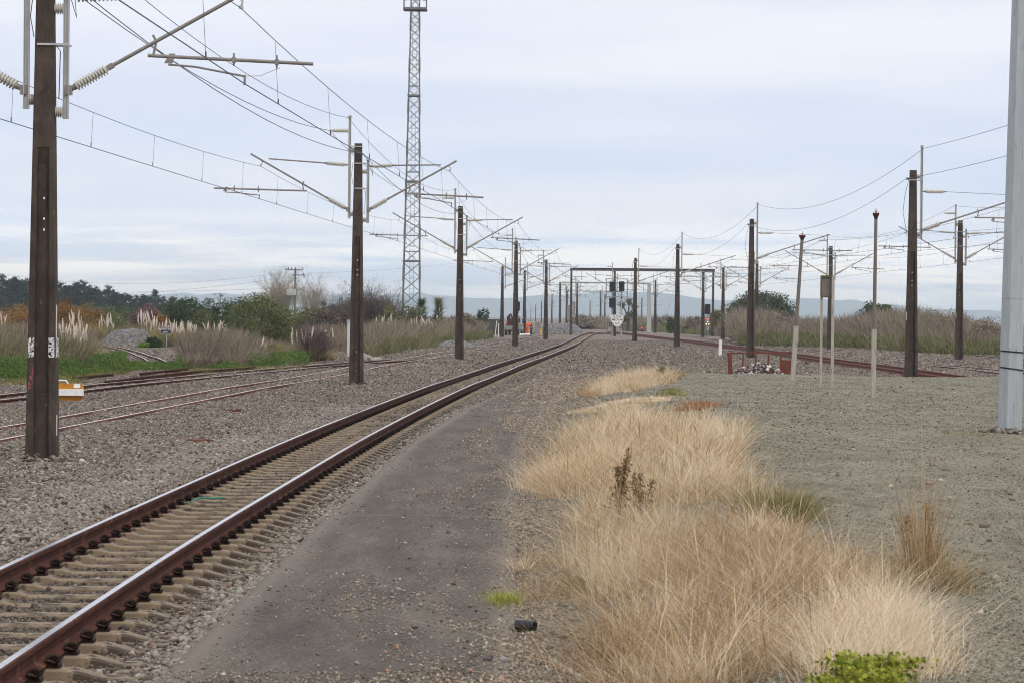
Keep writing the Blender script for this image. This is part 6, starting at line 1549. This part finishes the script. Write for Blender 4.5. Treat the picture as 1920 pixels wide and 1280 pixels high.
# grey stone heaps
def heap(label, px, by, ty, hw, Y, m_, n, s0, dep):
    u = Y / FPX; g = at(px, by, Y); h = at(px, ty, Y)[2]; w = hw * u; xs_ = np.linspace(-1, 1, 48); ys_ = np.linspace(-1, 1, 24); X, Yv = np.meshgrid(xs_, ys_); rr = np.sqrt(X ** 2 + Yv ** 2)
    f = lambda x, y: h * np.clip(1.5 - (x ** 2 + y ** 2) ** .8 * 1.5, -.1, 1) * (.72 + .5 * vnoise(x * 2.2 + 9 + px, y * 1.6 + 4, 71)); Z = f(X, Yv); i, j = np.meshgrid(np.arange(23), np.arange(47), indexing='ij'); a = (i * 48 + j).ravel()
    root = thing('stone_heap', label, 'stone heap', (g[0], Y + dep, 0)); np_mesh('heap_body', np.stack([X * w, Yv * dep, Z], -1).reshape(-1, 3), np.stack([a, a + 1, a + 49, a + 48], 1), M['ground'], None, root, True)
    x = rng.uniform(-1, 1, n); y = rng.uniform(-1, .4, n); k = x * x + y * y < 1; x, y = x[k], y[k]; o = stones('loose_stones', np.stack([x * w, y * dep, f(x, y)], 1), rng.uniform(.5, 1.4, len(x)) * s0, m_, root); o['kind'] = 'stuff'
M['greystone'] = rnd_mat('grey_heap_stone', [(0, (.07, .068, .068)), (.5, (.17, .165, .165)), (.85, (.26, .25, .25)), (1, (.36, .35, .34))], .9)
heap('grey stone heap among the pampas at the end of the curved rails', 230, 647, 620, 56, 172, M['greystone'], 5200, .055, 3)
heap('long grey stone pile beyond the workers', 1048, 622, 608, 52, 335, M['greystone'], 5200, .1, 5)
heap('low grey stone bank beside the third mast', 850, 648, 641, 40, 190, M['greystone'], 2500, .06, 2)
# litter
def ch(px, py): return tuple(gp(px, py))
b = B(); b.box((0, 0, .03), (.34, .16, .05), Matrix.Rotation(.2, 3, 'Z')); b.box((.12, -.02, .06), (.12, .08, .03)); tag(b.build('rust_plate', M['rust_red'], None, False, ch(437, 772)), 'flat rusty plate lying on the ballast', 'plate')
b = B(); b.path([(-.2, 0, .05), (-.12, 0, .03), (-.02, -.05, .03), (.06, .02, .03), (.16, -.02, .04), (.2, .05, .02)], .028, 6); tag(b.build('bent_bar', M['rust_red'], None, True, ch(376, 829)), 'bent red rusty bar on the ballast near the track', 'bar')
b = B(); g = gp(345, 950)
b.path([(-.16, .2, .02), (-.06, 0, .04), (.02, -.25, .03)], .012, 5); b.path([(.1, -.2, .03), (.16, .1, .06), (.3, .2, .05), (.42, .3, .05)], .012, 5); M['strap'] = mat('green_strap', (.04, .2, .13), (.03, .15, .1), 8, .6); tag(b.build('green_strap', M['strap'], None, False, (g[0], g[1], 0)), 'green plastic strap lying across the sleepers', 'strap')
g = gp(986, 1184); b = B(); n = 10; pr = [[(x, .045 * math.cos(t) , .045 + .036 * math.sin(t)) for t in np.linspace(0, 6.283, 13)[:-1]] for x in (-.065, -.03, .03, .065)]; pi = [[(x, .037 * math.cos(t), .045 + .028 * math.sin(t)) for t in np.linspace(0, 6.283, 13)[:-1]] for x in (.066, -.05)]; b.loft(pr + pi); o = b.build('black_tube', M['black'], None, True, tuple(g)); o.rotation_euler = (0, 0, R(-24)); tag(o, 'short piece of black plastic tube on the dirt by the asphalt', 'tube')
for k, (x, y, s, lab) in enumerate([(840, 1001, .045, 'dark stone lying out on the asphalt'), (770, 938, .025, 'small reddish stone near the asphalt joint'), (747, 1107, .03, 'brown flat stone by the asphalt edge'), (944, 1243, .045, 'grey stone beside the asphalt near the bottom'), (915, 1240, .04, 'dark stone next to the grey one at the asphalt corner'), (525, 748, .08, 'black lump beside the ochre stop board')]):
    if k == 5: x, y = 175, 748
    g = gp(x, y); o = stones('stone', np.array([[0, 0, s * .3]]), np.array([s]), M['darksteel'] if k in (0, 4, 5) else M['tube']); o.location = tuple(g); tag(o, lab, 'stone')
g = gp(1435, 700)
# ------------------------------------------------------------------ hills
ridge = [(-400, 562), (-50, 559), (150, 555), (300, 551), (420, 551), (480, 553), (600, 553), (650, 552), (740, 552), (787, 550), (873, 558), (933, 560), (1009, 555), (1060, 553), (1130, 548), (1200, 548), (1274, 553), (1326, 562), (1400, 565), (1500, 560), (1600, 563), (1700, 574), (1850, 584), (2050, 588), (2400, 592)]
M['hill'] = mat('bush_covered_hill', (.05, .07, .06), (.09, .1, .08), .002, .95)
YH = 9000.
px_ = np.linspace(-400, 2400, 220); py_ = np.interp(px_, [a for a, _ in ridge], [c for _, c in ridge]) + (vnoise(px_ / 34, px_ * 0, 81) - .5) * 4 + (vnoise(px_ / 11, px_ * 0, 82) - .5) * 1.6
rows = []
top = np.array([at(a, c, YH) for a, c in zip(px_, py_)])
for t, fz in ((0, 0), (.35, .3), (.7, .72), (1, 1), (1.4, .8), (1.8, 0)):
    y = YH - 900 + 900 * t; rows.append(np.stack([top[:, 0] * y / YH, np.full(len(px_), y), np.maximum(top[:, 2], 6) * fz * (1 + .1 * (vnoise(px_ / 40, px_ * 0 + t * 7, 83) - .5) * (t < 1)) - (5 if fz == 0 else 0)], 1))
V = np.stack(rows, 0); n_, k_ = V.shape[:2]; i, j = np.meshgrid(np.arange(n_ - 1), np.arange(k_ - 1), indexing='ij'); a = (i * k_ + j).ravel()
tag(np_mesh('hills', V.reshape(-1, 3), np.stack([a, a + 1, a + k_ + 1, a + k_], 1), M['hill'], None, None, True), 'low blue hills along the horizon', 'hills', kind='structure')
# ------------------------------------------------------------------ haze
b = B(); b.box((0, 4720, 58), (8900, 10320, 122)); m, nt, bs = base_mat('haze_air'); nt.nodes.remove(bs)
pv = node(nt, 'ShaderNodeVolumePrincipled'); pv.inputs['Density'].default_value = 1.7e-4; pv.inputs['Color'].default_value = (.82, .93, 1, 1); pv.inputs['Anisotropy'].default_value = .2
nt.links.new(pv.outputs[0], nt.nodes['Material Output'].inputs['Volume']); tag(b.build('haze', m), 'thin blue haze', 'haze', kind='stuff')
